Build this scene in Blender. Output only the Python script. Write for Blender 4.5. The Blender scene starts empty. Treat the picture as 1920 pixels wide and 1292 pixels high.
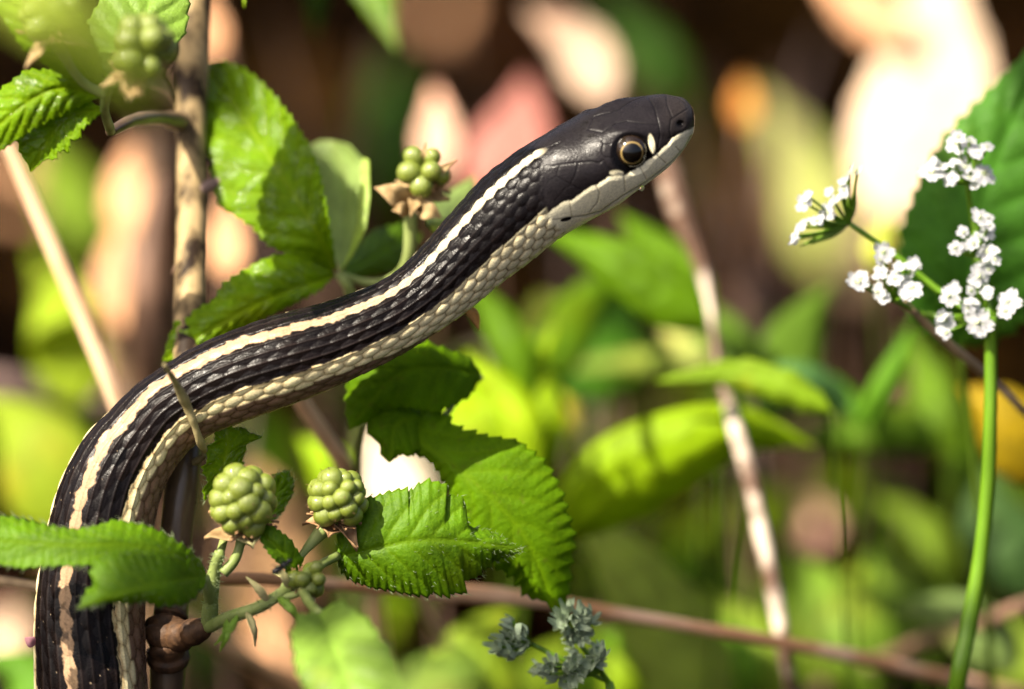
import bpy, bmesh, math, random
import numpy as np
from mathutils import Vector, Matrix
R = math.radians
random.seed(7); rng = np.random.default_rng(7)
sc = bpy.context.scene
COL = sc.collection

# ------------------------------------------------------------------ camera
PITCH = R(20); FD = 1.2; VW = 0.18; TW, TH = 1920, 1292
S0 = VW / TW                                   # metres per photo pixel at the focus distance
FOC = Vector((0, 0, 0.16))
fwd = Vector((0, math.cos(PITCH), -math.sin(PITCH)))
upv = Vector((0, math.sin(PITCH), math.cos(PITCH)))
rgt = Vector((1, 0, 0))
CAM = FOC - fwd * FD
cd = bpy.data.cameras.new('camera'); cam = bpy.data.objects.new('camera', cd); COL.objects.link(cam)
cam.location = CAM; cam.rotation_euler = (math.pi / 2 - PITCH, 0, 0)
cd.sensor_width = 36; cd.lens = 36 * FD / VW; cd.clip_start = 0.05; cd.clip_end = 500
cd.dof.use_dof = True; cd.dof.focus_distance = FD - 0.004; cd.dof.aperture_fstop = 5.0
sc.camera = cam

# ------------------------------------------------------------------ light
TOSUN = Vector((-0.54, -0.30, 0.79)).normalized()
sun_el = math.asin(TOSUN.z); sun_az = math.atan2(TOSUN.x, TOSUN.y)
w = bpy.data.worlds.new('World'); sc.world = w; w.use_nodes = True
nt = w.node_tree; bg = nt.nodes['Background']
sky = nt.nodes.new('ShaderNodeTexSky'); sky.sky_type = 'NISHITA'; sky.sun_disc = False
sky.air_density = 0.7; sky.dust_density = 8.0; sky.ozone_density = 0.0
sky.sun_elevation = sun_el; sky.sun_rotation = sun_az
nt.links.new(sky.outputs[0], bg.inputs[0]); bg.inputs[1].default_value = 0.08
sl = bpy.data.lights.new('sun', 'SUN'); sl.energy = 4.6; sl.angle = R(0.53); sl.color = (1, 0.90, 0.74)
so = bpy.data.objects.new('sun', sl); COL.objects.link(so)
so.rotation_euler = (-TOSUN).to_track_quat('-Z', 'Y').to_euler(); so.location = (0, 0, 3)
sc.view_settings.view_transform = 'Standard'; sc.view_settings.look = 'None'
sc.view_settings.exposure = 1.62; sc.view_settings.gamma = 1
sc.view_settings.use_curve_mapping = False

# ------------------------------------------------------------------ helpers
def P(px, py, d):
    k = S0 * d / FD
    return CAM + fwd * d + rgt * ((px - TW / 2) * k) + upv * ((TH / 2 - py) * k)
def Pn(px, py, d):                              # the same for arrays
    px, py, d = np.broadcast_arrays(np.asarray(px, float), np.asarray(py, float), np.asarray(d, float))
    k = S0 * d / FD
    return (np.array(CAM) + d[..., None] * np.array(fwd) + ((px - TW / 2) * k)[..., None] * np.array(rgt)
            + ((TH / 2 - py) * k)[..., None] * np.array(upv))
def proj(p):
    q = p - np.array(CAM); d = q @ np.array(fwd); k = S0 * d / FD
    return TW / 2 + (q @ np.array(rgt)) / k, TH / 2 - (q @ np.array(upv)) / k, d
def dz(py, z):                                  # depth at which the ray through row py meets height z
    t = (TH / 2 - py) * S0 / FD
    return (z - CAM.z) / (fwd.z + t * upv.z)
def cspline(pts, n):
    """Catmull-Rom through the rows of pts, n samples even in chord length of the first two or three columns."""
    p = np.asarray(pts, float)
    if len(p) == 2: p = np.vstack([p[0], (p[0] + p[1]) / 2, p[1]])
    q = np.vstack([2 * p[0] - p[1], p, 2 * p[-1] - p[-2]])
    out = []
    for i in range(1, len(q) - 2):
        t = np.linspace(0, 1, 24, endpoint=False)[:, None]
        a, b, c, e = q[i - 1], q[i], q[i + 1], q[i + 2]
        out.append(0.5 * (2 * b + (c - a) * t + (2 * a - 5 * b + 4 * c - e) * t ** 2 + (3 * b - a - 3 * c + e) * t ** 3))
    out.append(q[-2][None]); f = np.vstack(out)
    s = np.r_[0, np.cumsum(np.linalg.norm(np.diff(f[:, :2], axis=0), axis=1))]
    if s[-1] < 1e-9: s = np.arange(len(f), dtype=float)
    x = np.linspace(0, s[-1], n)
    return np.stack([np.interp(x, s, f[:, k]) for k in range(f.shape[1])], 1)
def lspline(pts, n):
    p = np.asarray(pts, float)
    s = np.r_[0, np.cumsum(np.linalg.norm(np.diff(p[:, :2], axis=0), axis=1))]
    x = np.linspace(0, s[-1], n)
    return np.stack([np.interp(x, s, p[:, k]) for k in range(p.shape[1])], 1)
def wave(x, seed, octs=4):                      # cheap 1-D noise about -1..1
    g = np.random.default_rng(seed); y = np.zeros_like(x, float)
    for o in range(octs):
        y = y + np.sin(x * (2 ** o) * g.uniform(.8, 1.25) + g.uniform(0, 6.28)) / (1.6 ** o)
    return y / 2.2
def mesh_from(name, V, F, smooth=True):
    me = bpy.data.meshes.new(name); V = np.asarray(V, np.float32); F = np.asarray(F, np.int32)
    me.vertices.add(len(V)); me.vertices.foreach_set('co', V.ravel())
    k = F.shape[1]; me.loops.add(F.size); me.loops.foreach_set('vertex_index', F.ravel())
    me.polygons.add(len(F)); me.polygons.foreach_set('loop_start', np.arange(0, F.size, k, dtype=np.int32))
    me.update(calc_edges=True); me.validate()
    if smooth: me.polygons.foreach_set('use_smooth', np.ones(len(me.polygons), bool))
    return me
def grid_faces(nu, nv, wrap=False, off=0):
    i = np.arange(nu - 1)[:, None]; j = np.arange(nv if wrap else nv - 1)[None]
    a = i * nv + j; b = i * nv + (j + 1) % nv
    return (np.stack([a, b, b + nv, a + nv], -1).reshape(-1, 4) + off)
def link(name, me, mat=None, parent=None):
    o = bpy.data.objects.new(name, me); COL.objects.link(o)
    if mat is not None: me.materials.clear(); me.materials.append(mat)
    if parent is not None:
        o.parent = parent; o.matrix_parent_inverse = WM[parent.name].inverted()
    WM[o.name] = Matrix.Identity(4)
    return o
WM = {}
LIT = []                                        # places kept sunlit by gaps left in the added leaves overhead: (point, radius)
def tag(o, label, cat, group=None):
    o['label'] = label; o['category'] = cat
    if group: o['group'] = group
    return o
def thing(name, label, cat, loc, group=None):
    o = bpy.data.objects.new(name, None); COL.objects.link(o); o.location = loc
    o.empty_display_size = 0.01; WM[o.name] = Matrix.Translation(loc)
    return tag(o, label, cat, group)
def place_copy(name, me, M, parent):            # a part that shares mesh data, placed by the world matrix M
    o = bpy.data.objects.new(name, me); COL.objects.link(o); o.parent = parent
    o.matrix_parent_inverse = WM[parent.name].inverted(); o.matrix_basis = M; WM[o.name] = M
    return o

# ------------------------------------------------------------------ materials
def newmat(name):
    m = bpy.data.materials.new(name); m.use_nodes = True
    return m, m.node_tree, m.node_tree.nodes['Principled BSDF'], m.node_tree.nodes['Material Output']
def N(nt, t, **kw):
    n = nt.nodes.new(t)
    for k, v in kw.items():
        if k.startswith('i_'): n.inputs[k[2:].replace('_', ' ')].default_value = v
        else: setattr(n, k, v)
    return n
def mixc(nt, fac, a, b, blend='MIX'):
    n = nt.nodes.new('ShaderNodeMix'); n.data_type = 'RGBA'; n.blend_type = blend
    for sck, v in ((n.inputs[0], fac), (n.inputs[6], a), (n.inputs[7], b)):
        if isinstance(v, bpy.types.NodeSocket): nt.links.new(v, sck)
        else: sck.default_value = v if not isinstance(v, tuple) else (*v, 1)[:4]
    return n.outputs[2]
def noise_ramp(nt, scale, lo, hi, detail=4, coord='Object', vec_scale=None):
    tc = N(nt, 'ShaderNodeTexCoord'); src = tc.outputs[coord]
    if vec_scale:
        mp = N(nt, 'ShaderNodeMapping'); mp.inputs['Scale'].default_value = vec_scale
        nt.links.new(src, mp.inputs[0]); src = mp.outputs[0]
    n = N(nt, 'ShaderNodeTexNoise'); n.inputs['Scale'].default_value = scale; n.inputs['Detail'].default_value = detail
    nt.links.new(src, n.inputs['Vector'])
    r = N(nt, 'ShaderNodeMapRange'); r.inputs['From Min'].default_value = lo; r.inputs['From Max'].default_value = hi
    nt.links.new(n.outputs[0], r.inputs[0])
    return r.outputs[0], n.outputs[0]
def bump(nt, h, strength, dist):
    b = N(nt, 'ShaderNodeBump'); b.inputs['Strength'].default_value = strength; b.inputs['Distance'].default_value = dist
    nt.links.new(h, b.inputs['Height']); return b.outputs[0]
LM = {}
def leaf_mat(col, trans=0.35, rough=0.45, spec=0.4, vein=(1.5, 1.5, 1.6), tcol=None, spots=0.0, bumpd=0.00025, nscale=420, wet=0):
    key = (col, trans, rough, spec, vein, tcol, spots, bumpd, wet)
    if key in LM: return LM[key]
    m, nt, bs, out = newmat('leaf'); L = nt.links
    f, raw = noise_ramp(nt, 160, .3, .7, 5)
    c = mixc(nt, f, tuple(x * .72 for x in col), tuple(min(1, x * 1.3) for x in col))
    at = N(nt, 'ShaderNodeAttribute', attribute_name='vein')
    c = mixc(nt, at.outputs['Fac'], c, tuple(min(1, a * b) for a, b in zip(col, vein)))
    vo = N(nt, 'ShaderNodeTexVoronoi', feature='DISTANCE_TO_EDGE'); vo.inputs['Scale'].default_value = 850; tcv = N(nt, 'ShaderNodeTexCoord'); L.new(tcv.outputs['Object'], vo.inputs['Vector'])
    vm = N(nt, 'ShaderNodeMapRange'); vm.inputs['From Max'].default_value = .10; vm.inputs['To Min'].default_value = .40; vm.inputs['To Max'].default_value = 0; L.new(vo.outputs['Distance'], vm.inputs[0])
    c = mixc(nt, vm.outputs[0], c, tuple(min(1, a * b * 1.05) for a, b in zip(col, vein)))
    yf, _y = noise_ramp(nt, 55, .58, .72, 3); ym = N(nt, 'ShaderNodeMath', operation='MULTIPLY'); L.new(yf, ym.inputs[0]); ym.inputs[1].default_value = .45
    c = mixc(nt, ym.outputs[0], c, (min(1, col[0] * 2.0), col[1] * 1.15, col[2]))
    if spots:
        g, _ = noise_ramp(nt, 700, .62, .72, 2); mu = N(nt, 'ShaderNodeMath', operation='MULTIPLY'); L.new(g, mu.inputs[0]); mu.inputs[1].default_value = spots
        c = mixc(nt, mu.outputs[0], c, (.10, .06, .02))
    L.new(c, bs.inputs['Base Color']); bs.inputs['Roughness'].default_value = rough
    bs.inputs['Specular IOR Level'].default_value = spec
    f2, raw2 = noise_ramp(nt, nscale * 3, .2, .8, 6)
    nb = bump(nt, f2, .55, bumpd); L.new(nb, bs.inputs['Normal'])
    if wet:                                      # patches of dew: a clear glossy film with its own ripple
        wf, _ = noise_ramp(nt, 330, .50, .60, 3); wm = N(nt, 'ShaderNodeMath', operation='MULTIPLY'); L.new(wf, wm.inputs[0]); wm.inputs[1].default_value = wet
        L.new(wm.outputs[0], bs.inputs['Coat Weight']); bs.inputs['Coat Roughness'].default_value = .16
        _, wr = noise_ramp(nt, 900, .3, .7, 2); L.new(bump(nt, wr, .8, .0012), bs.inputs['Coat Normal'])
    tr = N(nt, 'ShaderNodeBsdfTranslucent')
    tc = tcol or (min(1, col[0] * 2.4), min(1, col[1] * 2.0), col[2] * .8)
    ct = mixc(nt, 1.0, c, (tc[0] / max(col[0], .01), tc[1] / max(col[1], .01), tc[2] / max(col[2], .01)), 'MULTIPLY')
    L.new(ct, tr.inputs[0]); L.new(nb, tr.inputs['Normal'])
    mx = N(nt, 'ShaderNodeMixShader'); mx.inputs[0].default_value = trans
    L.new(bs.outputs[0], mx.inputs[1]); L.new(tr.outputs[0], mx.inputs[2]); L.new(mx.outputs[0], out.inputs[0])
    LM[key] = m; return m
def solid_mat(name, col, col2=None, rough=.5, spec=.4, scale=300, vec=None, bumpd=.0002, coat=0, trans=0, sss=0, lo=.32, hi=.68):
    m, nt, bs, out = newmat(name); L = nt.links
    f, raw = noise_ramp(nt, scale, lo, hi, 5, vec_scale=vec)
    c = mixc(nt, f, tuple(col), tuple(col2 or [x * 1.4 for x in col]))
    L.new(c, bs.inputs['Base Color']); bs.inputs['Roughness'].default_value = rough
    bs.inputs['Specular IOR Level'].default_value = spec; bs.inputs['Coat Weight'].default_value = coat
    bs.inputs['Coat Roughness'].default_value = .08
    if sss:
        bs.inputs['Subsurface Weight'].default_value = sss; bs.inputs['Subsurface Radius'].default_value = (1, 1, .4)
        bs.inputs['Subsurface Scale'].default_value = .0012
    L.new(bump(nt, raw, .6, bumpd), bs.inputs['Normal'])
    if trans:
        tr = N(nt, 'ShaderNodeBsdfTranslucent'); L.new(c, tr.inputs[0]); mx = N(nt, 'ShaderNodeMixShader'); mx.inputs[0].default_value = trans
        L.new(bs.outputs[0], mx.inputs[1]); L.new(tr.outputs[0], mx.inputs[2]); L.new(mx.outputs[0], out.inputs[0])
    return m
M_cane = solid_mat('cane_bark', (.055, .035, .022), (.13, .085, .05), .32, .5, 260, (1, 1, .18), .0003)
M_cane_lit = solid_mat('cane_bark_lit', (.020, .012, .007), (.36, .26, .13), .6, .12, 240, (1, 1, .4), .0008, lo=.42, hi=.62)  # upper cane: sunlit cream and shade-dark patches painted into the bark colour
M_node = solid_mat('node_bark', (.018, .009, .005), (.10, .05, .022), .6, .3, 500, None, .0006)
M_tan = solid_mat('tan_stalk', (.60, .36, .20), (.74, .50, .32), .5, .3, 200, (1, 1, .2))
M_redtan = solid_mat('red_tan_stalk', (.60, .30, .14), (.84, .54, .34), .55, .15, 120, (.4, 1, 1), lo=.42, hi=.6)
M_mottle = solid_mat('mottled_grass', (.13, .075, .05), (.66, .54, .43), .45, .3, 110, None, lo=.44, hi=.58)
M_brown = solid_mat('brown_twig', (.10, .055, .035), (.26, .15, .10), .55, .3, 200)
M_purple = solid_mat('purplish_twig', (.12, .075, .065), (.22, .15, .13), .5, .3, 200)
M_petiole = solid_mat('petiole', (.16, .22, .05), (.30, .36, .12), .5, .35, 300, (1, 1, .3), .0002, 0, .15)
M_gstem = solid_mat('green_stem', (.075, .17, .005), (.13, .26, .012), .4, .4, 200, (1, 1, .1), .0001, 0, .1)
M_sepal = solid_mat('dry_sepal', (.26, .16, .07), (.46, .34, .17), .7, .2, 400, None, .0005, 0, .2)
M_sepalp = solid_mat('pale_sepal', (.38, .38, .16), (.52, .46, .24), .7, .2, 400, None, .0004, 0, .25)
M_stamen = solid_mat('dry_stamen', (.20, .10, .045), (.38, .24, .12), .8, .2, 600)
M_drupe = solid_mat('green_drupelet', (.10, .145, .010), (.21, .245, .038), .28, .5, 350, None, .0001, .35, 0, .2)
M_style = solid_mat('dry_style', (.12, .07, .03), (.2, .12, .06), .7, .2, 300)
M_petal = solid_mat('white_petal', (.60, .61, .64), (.68, .69, .72), .55, .3, 300, None, .0001, 0, .45)
M_pcentre = solid_mat('flower_centre', (.50, .58, .30), (.66, .70, .45), .6, .3, 400)
M_bud = solid_mat('grey_green_bud', (.30, .40, .24), (.42, .50, .36), .6, .3, 500, None, .0002, 0, .15)
M_hair = solid_mat('leaf_hair', (.22, .30, .12), (.34, .40, .22), .5, .4, 100, None, .0001, 0, .4)
M_dry = solid_mat('dry_stem', (.13, .085, .045), (.33, .24, .13), .55, .3, 250)
M_olive = solid_mat('olive_tendril', (.20, .16, .07), (.36, .30, .15), .5, .4, 400)

# ------------------------------------------------------------------ shape builders
def tube_geo(C, r, sides=10, cap=True):
    C = np.asarray(C, float); r = np.broadcast_to(np.asarray(r, float), (len(C),))
    T = np.gradient(C, axis=0); T /= np.linalg.norm(T, axis=1)[:, None] + 1e-12
    a = np.array([0.31, -0.83, 0.46]); A = np.cross(T, a); A /= np.linalg.norm(A, axis=1)[:, None] + 1e-12
    B = np.cross(T, A); th = np.linspace(0, 2 * np.pi, sides, endpoint=False)
    V = C[:, None] + r[:, None, None] * (np.cos(th)[None, :, None] * A[:, None] + np.sin(th)[None, :, None] * B[:, None])
    V = V.reshape(-1, 3); F = grid_faces(len(C), sides, True)
    if cap:
        V = np.vstack([V, C[0], C[-1]]); n = len(C) * sides; j = np.arange(sides); k = (j + 1) % sides
        F = np.vstack([F, np.stack([np.full(sides, n), k, j, j], 1), np.stack([np.full(sides, n + 1), (len(C) - 1) * sides + j, (len(C) - 1) * sides + k, (len(C) - 1) * sides + k], 1)])
    return V, F
def quads_to_mesh(name, V, F):                  # F may hold degenerate quads for triangles
    F = np.asarray(F); tri = F[:, 2] == F[:, 3]
    me = bpy.data.meshes.new(name); fs = [tuple(f[:3]) if t else tuple(f) for f, t in zip(F.tolist(), tri)]
    me.from_pydata(np.asarray(V).tolist(), [], fs); me.polygons.foreach_set('use_smooth', np.ones(len(me.polygons), bool)); me.update()
    return me
def tube(name, pts, mat, parent=None, n=None, sides=12, wob=0.0, seed=0):
    """pts: (px, py, depth, radius in px)"""
    p = cspline(pts, n or max(16, 6 * len(pts)))
    C = Pn(p[:, 0], p[:, 1], p[:, 2]); r = p[:, 3] * S0 * p[:, 2] / FD
    if wob: r = r * (1 + wob * wave(np.linspace(0, 14, len(r)), seed + 3))
    return link(name, quads_to_mesh(name, *tube_geo(C, r, sides)), mat, parent)
def wtube(name, pts, r, mat, parent=None, n=16, sides=8):
    C = cspline(np.array([tuple(q) for q in pts]), n) if len(pts) > 2 else np.linspace(pts[0], pts[1], n)
    rr = np.interp(np.linspace(0, 1, n), np.linspace(0, 1, len(np.atleast_1d(r))), np.atleast_1d(r))
    return link(name, quads_to_mesh(name, *tube_geo(C, rr, sides)), mat, parent)

def leaf(name, mid, left, right, mat, parent=None, dl=0, dr=0, teeth=0, tooth=4, veins=8, quilt=6, nu=70, nv=15,
         ddepth=None, curl=2.0, thick=.00022, hairs=0, seed=1, droop=0, hairlen=16):
    """A leaf blade. mid: (px,py,depth); left/right: edge polylines (px,py) base to tip; dl/dr: how far the edges
    lie behind the midrib, in px. ddepth(px,py) overrides the depth."""
    Mq = cspline(mid, nu); Lq = lspline([(*mid[0][:2],)] + list(left) + [(*mid[-1][:2],)], nu)
    Rq = lspline([(*mid[0][:2],)] + list(right) + [(*mid[-1][:2],)], nu)
    u = np.linspace(0, 1, nu)
    g = np.random.default_rng(seed)
    def side(E, dd):
        E = E[:, :2].copy(); D = E - Mq[:, :2]; ln = np.linalg.norm(D, axis=1)[:, None] + 1e-6
        if teeth:
            ph = (u * teeth + .25 * np.sin(u * 9 + g.uniform(0, 6))) % 1.0
            st = (ph ** 1.4) - .45
            st = st * (1 + .5 * wave(u * 12, seed + 5))
            E = E + D / ln * (st * tooth)[:, None] * np.minimum(1, ln / (4 * tooth))
        v = np.linspace(0, 1, nv)
        q = Mq[:, None, :2] + (E - Mq[:, :2])[:, None] * v[None, :, None]
        dep = Mq[:, None, 2] + dd * S0 * (v[None] ** curl) * np.minimum(1, (ln / 30))
        ph = veins * (u[:, None] - .22 * v[None])
        qd = np.abs(np.sin(np.pi * ph)); vein = np.clip((1 - qd) ** 5, 0, 1) * (v[None] < .93)
        hgt = quilt * (qd ** .55 - .6) * np.minimum(1, v * 4)[None] * (1 - .5 * v[None] ** 3) * np.minimum(1, ln / 60)
        hgt = hgt + quilt * .35 * np.sin(6 * u[:, None] + 3 * v[None] + seed)
        mr = np.exp(-(v[None] * ln / 5.0) ** 2); vein = np.maximum(vein, mr); hgt = hgt - quilt * .5 * mr
        return q, dep - hgt * S0, vein
    ql, dpl, vl = side(Lq, dl); qr, dpr, vr = side(Rq, dr)
    q = np.concatenate([ql[:, :0:-1], qr], 1); dep = np.concatenate([dpl[:, :0:-1], dpr], 1); vn = np.concatenate([vl[:, :0:-1], vr], 1)
    if ddepth is not None: dep = ddepth(q[..., 0], q[..., 1]) + (dep - Mq[:, None, 2])
    V = Pn(q[..., 0], q[..., 1], dep); n2 = V.shape[1]
    me = mesh_from(name, V.reshape(-1, 3), grid_faces(nu, n2))
    a = me.attributes.new('vein', 'FLOAT', 'POINT'); a.data.foreach_set('value', (vn * .75).ravel().astype(np.float32))
    o = link(name, me, mat, parent)
    if thick:
        sm = o.modifiers.new('thickness', 'SOLIDIFY'); sm.thickness = thick; sm.offset = 0
    if hairs:
        hv, hf = [], []
        tocam = np.array(CAM) - V.reshape(-1, 3).mean(0); tocam /= np.linalg.norm(tocam)
        for k in range(hairs):
            i = g.integers(2, nu - 2); edge = g.random() < .45
            j = (0 if g.random() < .5 else n2 - 1) if edge else g.integers(1, n2 - 1)
            p0 = V[i, j]; fw = V[min(i + 1, nu - 1), j] - V[i - 1, j]; fw /= np.linalg.norm(fw) + 1e-9
            ou = V[i, j] - V[i, n2 // 2]; ou /= np.linalg.norm(ou) + 1e-9
            d = fw * g.uniform(.3, 1) + ou * g.uniform(.2, .9) + tocam * g.uniform(.2, .7) + g.normal(0, .25, 3)
            d /= np.linalg.norm(d); ln = hairlen * S0 * g.uniform(.5, 1.2); sd = np.cross(d, tocam); sd /= np.linalg.norm(sd) + 1e-9
            sd *= .5 * S0; b = len(hv); p0 = p0 - tocam * .0001
            hv += [p0 - sd, p0 + sd, p0 + d * ln * .55 + sd * .7 + fw * .1 * ln, p0 + d * ln * .55 - sd * .7 + fw * .1 * ln, p0 + d * ln + fw * .3 * ln]
            hf += [(b, b + 1, b + 2, b + 3), (b + 3, b + 2, b + 4, b + 4)]
        h = link('leaf_hair', quads_to_mesh('leaf_hair', hv, hf), M_hair, o if parent is not None else o); h['kind'] = 'stuff'
    return o
def edges(mid, wl, wr, prof=None):
    """Left and right edge polylines from a midrib and half-widths in px, ovate profile."""
    m = cspline([q[:2] for q in mid], 22); t = np.gradient(m, axis=0); t /= np.linalg.norm(t, axis=1)[:, None] + 1e-9
    u = np.linspace(0, 1, 22); pr = (np.sin(np.pi * u ** .70) ** .95) * (1.08 - .22 * u) if prof is None else np.interp(u, np.linspace(0, 1, len(prof)), prof)
    nl = np.stack([t[:, 1], -t[:, 0]], 1)
    return (m + nl * (wl * pr)[:, None])[1:-1], (m - nl * (wr * pr)[:, None])[1:-1]
def sleaf(name, mid, wl, wr, mat, parent=None, prof=None, **kw):
    l, r = edges(mid, wl, wr, prof)
    return leaf(name, mid, l, r, mat, parent, **kw)

# ------------------------------------------------------------------ ground
def make_ground():
    # fine near the picture, coarse outwards to the horizon
    ax = np.r_[-150, -40, -10, -3, np.linspace(-1.0, 1.0, 81), 3, 10, 40, 150]
    ay = np.r_[-150, -40, -10, -3, np.linspace(-1.0, 1.6, 105), 4, 10, 40, 150]
    X, Y = np.meshgrid(ax, ay, indexing='ij')
    near = np.exp(-((X / 2) ** 2 + ((Y - .2) / 2) ** 2))
    Z = -.006 + near * .006 * (np.sin(X * 23 + 1.7 * np.sin(Y * 17)) * np.sin(Y * 19 + 1.3) - .8)
    me = mesh_from('ground', np.stack([X, Y, Z], -1).reshape(-1, 3), grid_faces(len(ax), len(ay)))
    m, nt, bs, out = newmat('forest_soil'); L = nt.links
    f, r1 = noise_ramp(nt, 28, .35, .65, 6); f2, r2 = noise_ramp(nt, 160, .4, .65, 4)
    c = mixc(nt, f, (.004, .0016, .0002), (.014, .006, .0006)); c = mixc(nt, f2, c, (.026, .012, .0015))
    L.new(c, bs.inputs['Base Color']); bs.inputs['Roughness'].default_value = .95; bs.inputs['Specular IOR Level'].default_value = .02
    L.new(bump(nt, r2, .8, .004), bs.inputs['Normal'])
    o = link('ground', me, m); o['kind'] = 'structure'
make_ground()

# ------------------------------------------------------------------ the snake
Z1 = lambda zx, zy: (880 + zx / 4.167, 140 + zy / 4.167)
RIBS = [  # Tx, Ty, Bx, By, dorsal fraction, depth
    (66, 1291, 275, 1291, .36, 1.2000), (66, 1170, 271, 1178, .31, 1.2000), (76, 1069, 276, 1085, .27, 1.2000), (101, 948, 289, 985, .27, 1.2000),
    (127, 877, 303, 927, .26, 1.2000), (167, 812, 322, 888, .24, 1.2000), (214, 765, 348, 852, .20, 1.1995), (258, 722, 375, 828, .17, 1.199),
    (309, 687, 402, 812, .165, 1.1985), (365, 653, 436, 799, .16, 1.198), (435, 622, 490, 779, .165, 1.1975), (523, 592, 564, 753, .18, 1.197),
    (612, 568, 658, 713, .20, 1.197), (700, 536, 752, 666, .20, 1.197), (748, 506, 818, 624, .20, 1.1975), (790, 466, 873, 587, .19, 1.198),
    (850, 396, 940, 532, .185, 1.198), (905, 335, 997, 489, .18, 1.1975), (947, 301, 1040, 454, .165, 1.197), (988, 271, 1075, 431, .15, 1.1965),
    (1029, 248, 1115, 409, .15, 1.196), (1067, 228, 1158, 385, .15, 1.1955), (1100, 205, 1190, 361, .15, 1.195), (1142, 190, 1222, 338, .15, 1.195),
    (1192, 181, 1252, 315, .15, 1.195), (1240, 176, 1274, 291, .15, 1.195), (1276, 181, 1288, 270, .15, 1.195), (1293, 194, 1298, 252, .16, 1.195),
    (1300, 206, 1302, 238, .17, 1.195), (1303, 221, 1303, 223, .2, 1.195)]
def make_snake():
    low = []
    for cx, cy, hw, zc, dd in ((-900, 1960, 26, .003, 0), (-640, 2010, 48, .005, 0), (-330, 2040, 78, .0075, 0), (-80, 2040, 95, .010, 0), (90, 1960, 102, None, 1.262), (160, 1790, 104, None, 1.232), (172, 1600, 105, None, 1.212), (171, 1430, 105, None, 1.203)):
        d = dz(cy, zc) if zc else dd
        low.append((cx, cy, hw, d))
    rows = []
    for k, (cx, cy, hw, d) in enumerate(low):
        a = low[max(0, k - 1)]; b = low[min(len(low) - 1, k + 1)] if k < len(low) - 1 else (170, 1291)
        tx, ty = b[0] - a[0], b[1] - a[1]; l = math.hypot(tx, ty); nx, ny = ty / l, -tx / l     # towards the outer (left, top) side
        rows.append((cx + nx * hw, cy + ny * hw, cx - nx * hw, cy - ny * hw, .38, d))
    nlow = len(rows)
    rib = np.array(rows + RIBS, float)
    # dense interpolation with a rib parameter as an extra column
    full = np.c_[rib, np.arange(len(rib)) - nlow]
    mids = np.c_[(full[:, 0] + full[:, 2]) / 2, (full[:, 1] + full[:, 3]) / 2, full]
    f = cspline(mids, 6000)
    ds = np.linalg.norm(np.diff(f[:, :2], axis=0), axis=1); s = np.r_[0, np.cumsum(ds)]
    # non-uniform ring spacing: coarse off-frame, fine on the head
    ribp = f[:, 8]
    step = np.where(ribp < -1.2, 14, np.where(ribp < 18.5, 2.0, 1.15)); step = np.where(ribp > 26.5, .5, step)
    cum = np.r_[0, np.cumsum(ds / step[:-1])]
    NR = int(cum[-1]); x = np.linspace(0, cum[-1], NR)
    g = np.stack([np.interp(x, cum, f[:, k]) for k in range(f.shape[1])], 1); sa = np.interp(x, cum, s)
    Tp, Bp = g[:, 2:4], g[:, 4:6]; fd = g[:, 6]; d = g[:, 7]; rp = g[:, 8]
    rpx = np.linalg.norm(Tp - Bp, axis=1) / 2
    c = Pn((Tp[:, 0] + Bp[:, 0]) / 2, (Tp[:, 1] + Bp[:, 1]) / 2, d)
    tn = np.gradient(c, axis=0); tn /= np.linalg.norm(tn, axis=1)[:, None]
    # section frame from the rib itself, so rib ends are exactly the outline
    eu = Pn(Tp[:, 0], Tp[:, 1], d) - c; eu /= np.linalg.norm(eu, axis=1)[:, None]
    k = 9; ker = np.ones(2 * k + 1) / (2 * k + 1)
    ev = np.array(CAM) - c; ev -= (ev * tn).sum(1)[:, None] * tn * .6; ev -= (ev * eu).sum(1)[:, None] * eu; ev /= np.linalg.norm(ev, axis=1)[:, None]
    NV = 400
    phi = np.linspace(-np.pi, np.pi, NV, endpoint=False)            # 0 = dorsal midline, negative = the side we see
    a0 = np.arcsin(np.clip(1 - 2 * fd, -1, 1))
    head = np.clip((rp - 20.0) / 2.5, 0, 1); head = head * head * (3 - 2 * head)
    sn = np.clip((rp - 24.5) / 3.5, 0, 1)
    # superellipse section: round body, flatter and wider head
    nexp = 2 + .55 * head * (1 - .6 * sn); aw = 1 + .10 * head; bh = 1 - .06 * head
    ca, sa_ = np.abs(np.cos(phi))[None], np.abs(np.sin(phi))[None]
    rho = ((ca / bh[:, None]) ** nexp[:, None] + (sa_ / aw[:, None]) ** nexp[:, None]) ** (-1 / nexp[:, None])
    al = a0[:, None] + phi[None]
    hi = (rho * np.sin(al)).max(1); lo = (rho * np.sin(al)).min(1)
    rr = (rpx * S0 * d / FD)[:, None] * rho * (2 / (hi - lo))[:, None]
    off = -((hi + lo) / (hi - lo)) * rpx * S0 * d / FD
    base = c[:, None] + off[:, None, None] * eu[:, None] + rr[..., None] * (np.cos(al)[..., None] * ev[:, None] + np.sin(al)[..., None] * eu[:, None])
    nrm = np.cos(al)[..., None] * ev[:, None] + np.sin(al)[..., None] * eu[:, None]
    # photo position of each head point, the far half mirrored from the near half
    PX, PY, _ = proj(base.reshape(-1, 3)); PX = PX.reshape(NR, NV); PY = PY.reshape(NR, NV)
    jj = np.arange(NV); mir = (NV - jj) % NV
    near = np.where(phi <= 0, jj, mir); MX = PX[:, near]; MY = PY[:, near]
    ap = np.abs(phi)[None] * np.ones((NR, 1)); apd = np.degrees(ap)
    vis = apd < np.degrees(a0)[:, None] + 88 + 0 * apd            # belly points are hidden: no plates drawn there
    # ---------------- scales
    D = 12.0; Lr = np.interp(rp, [-9, 0, 10, 16, 19, 22], [46, 46, 40, 33, 27, 24])[:, None]
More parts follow.
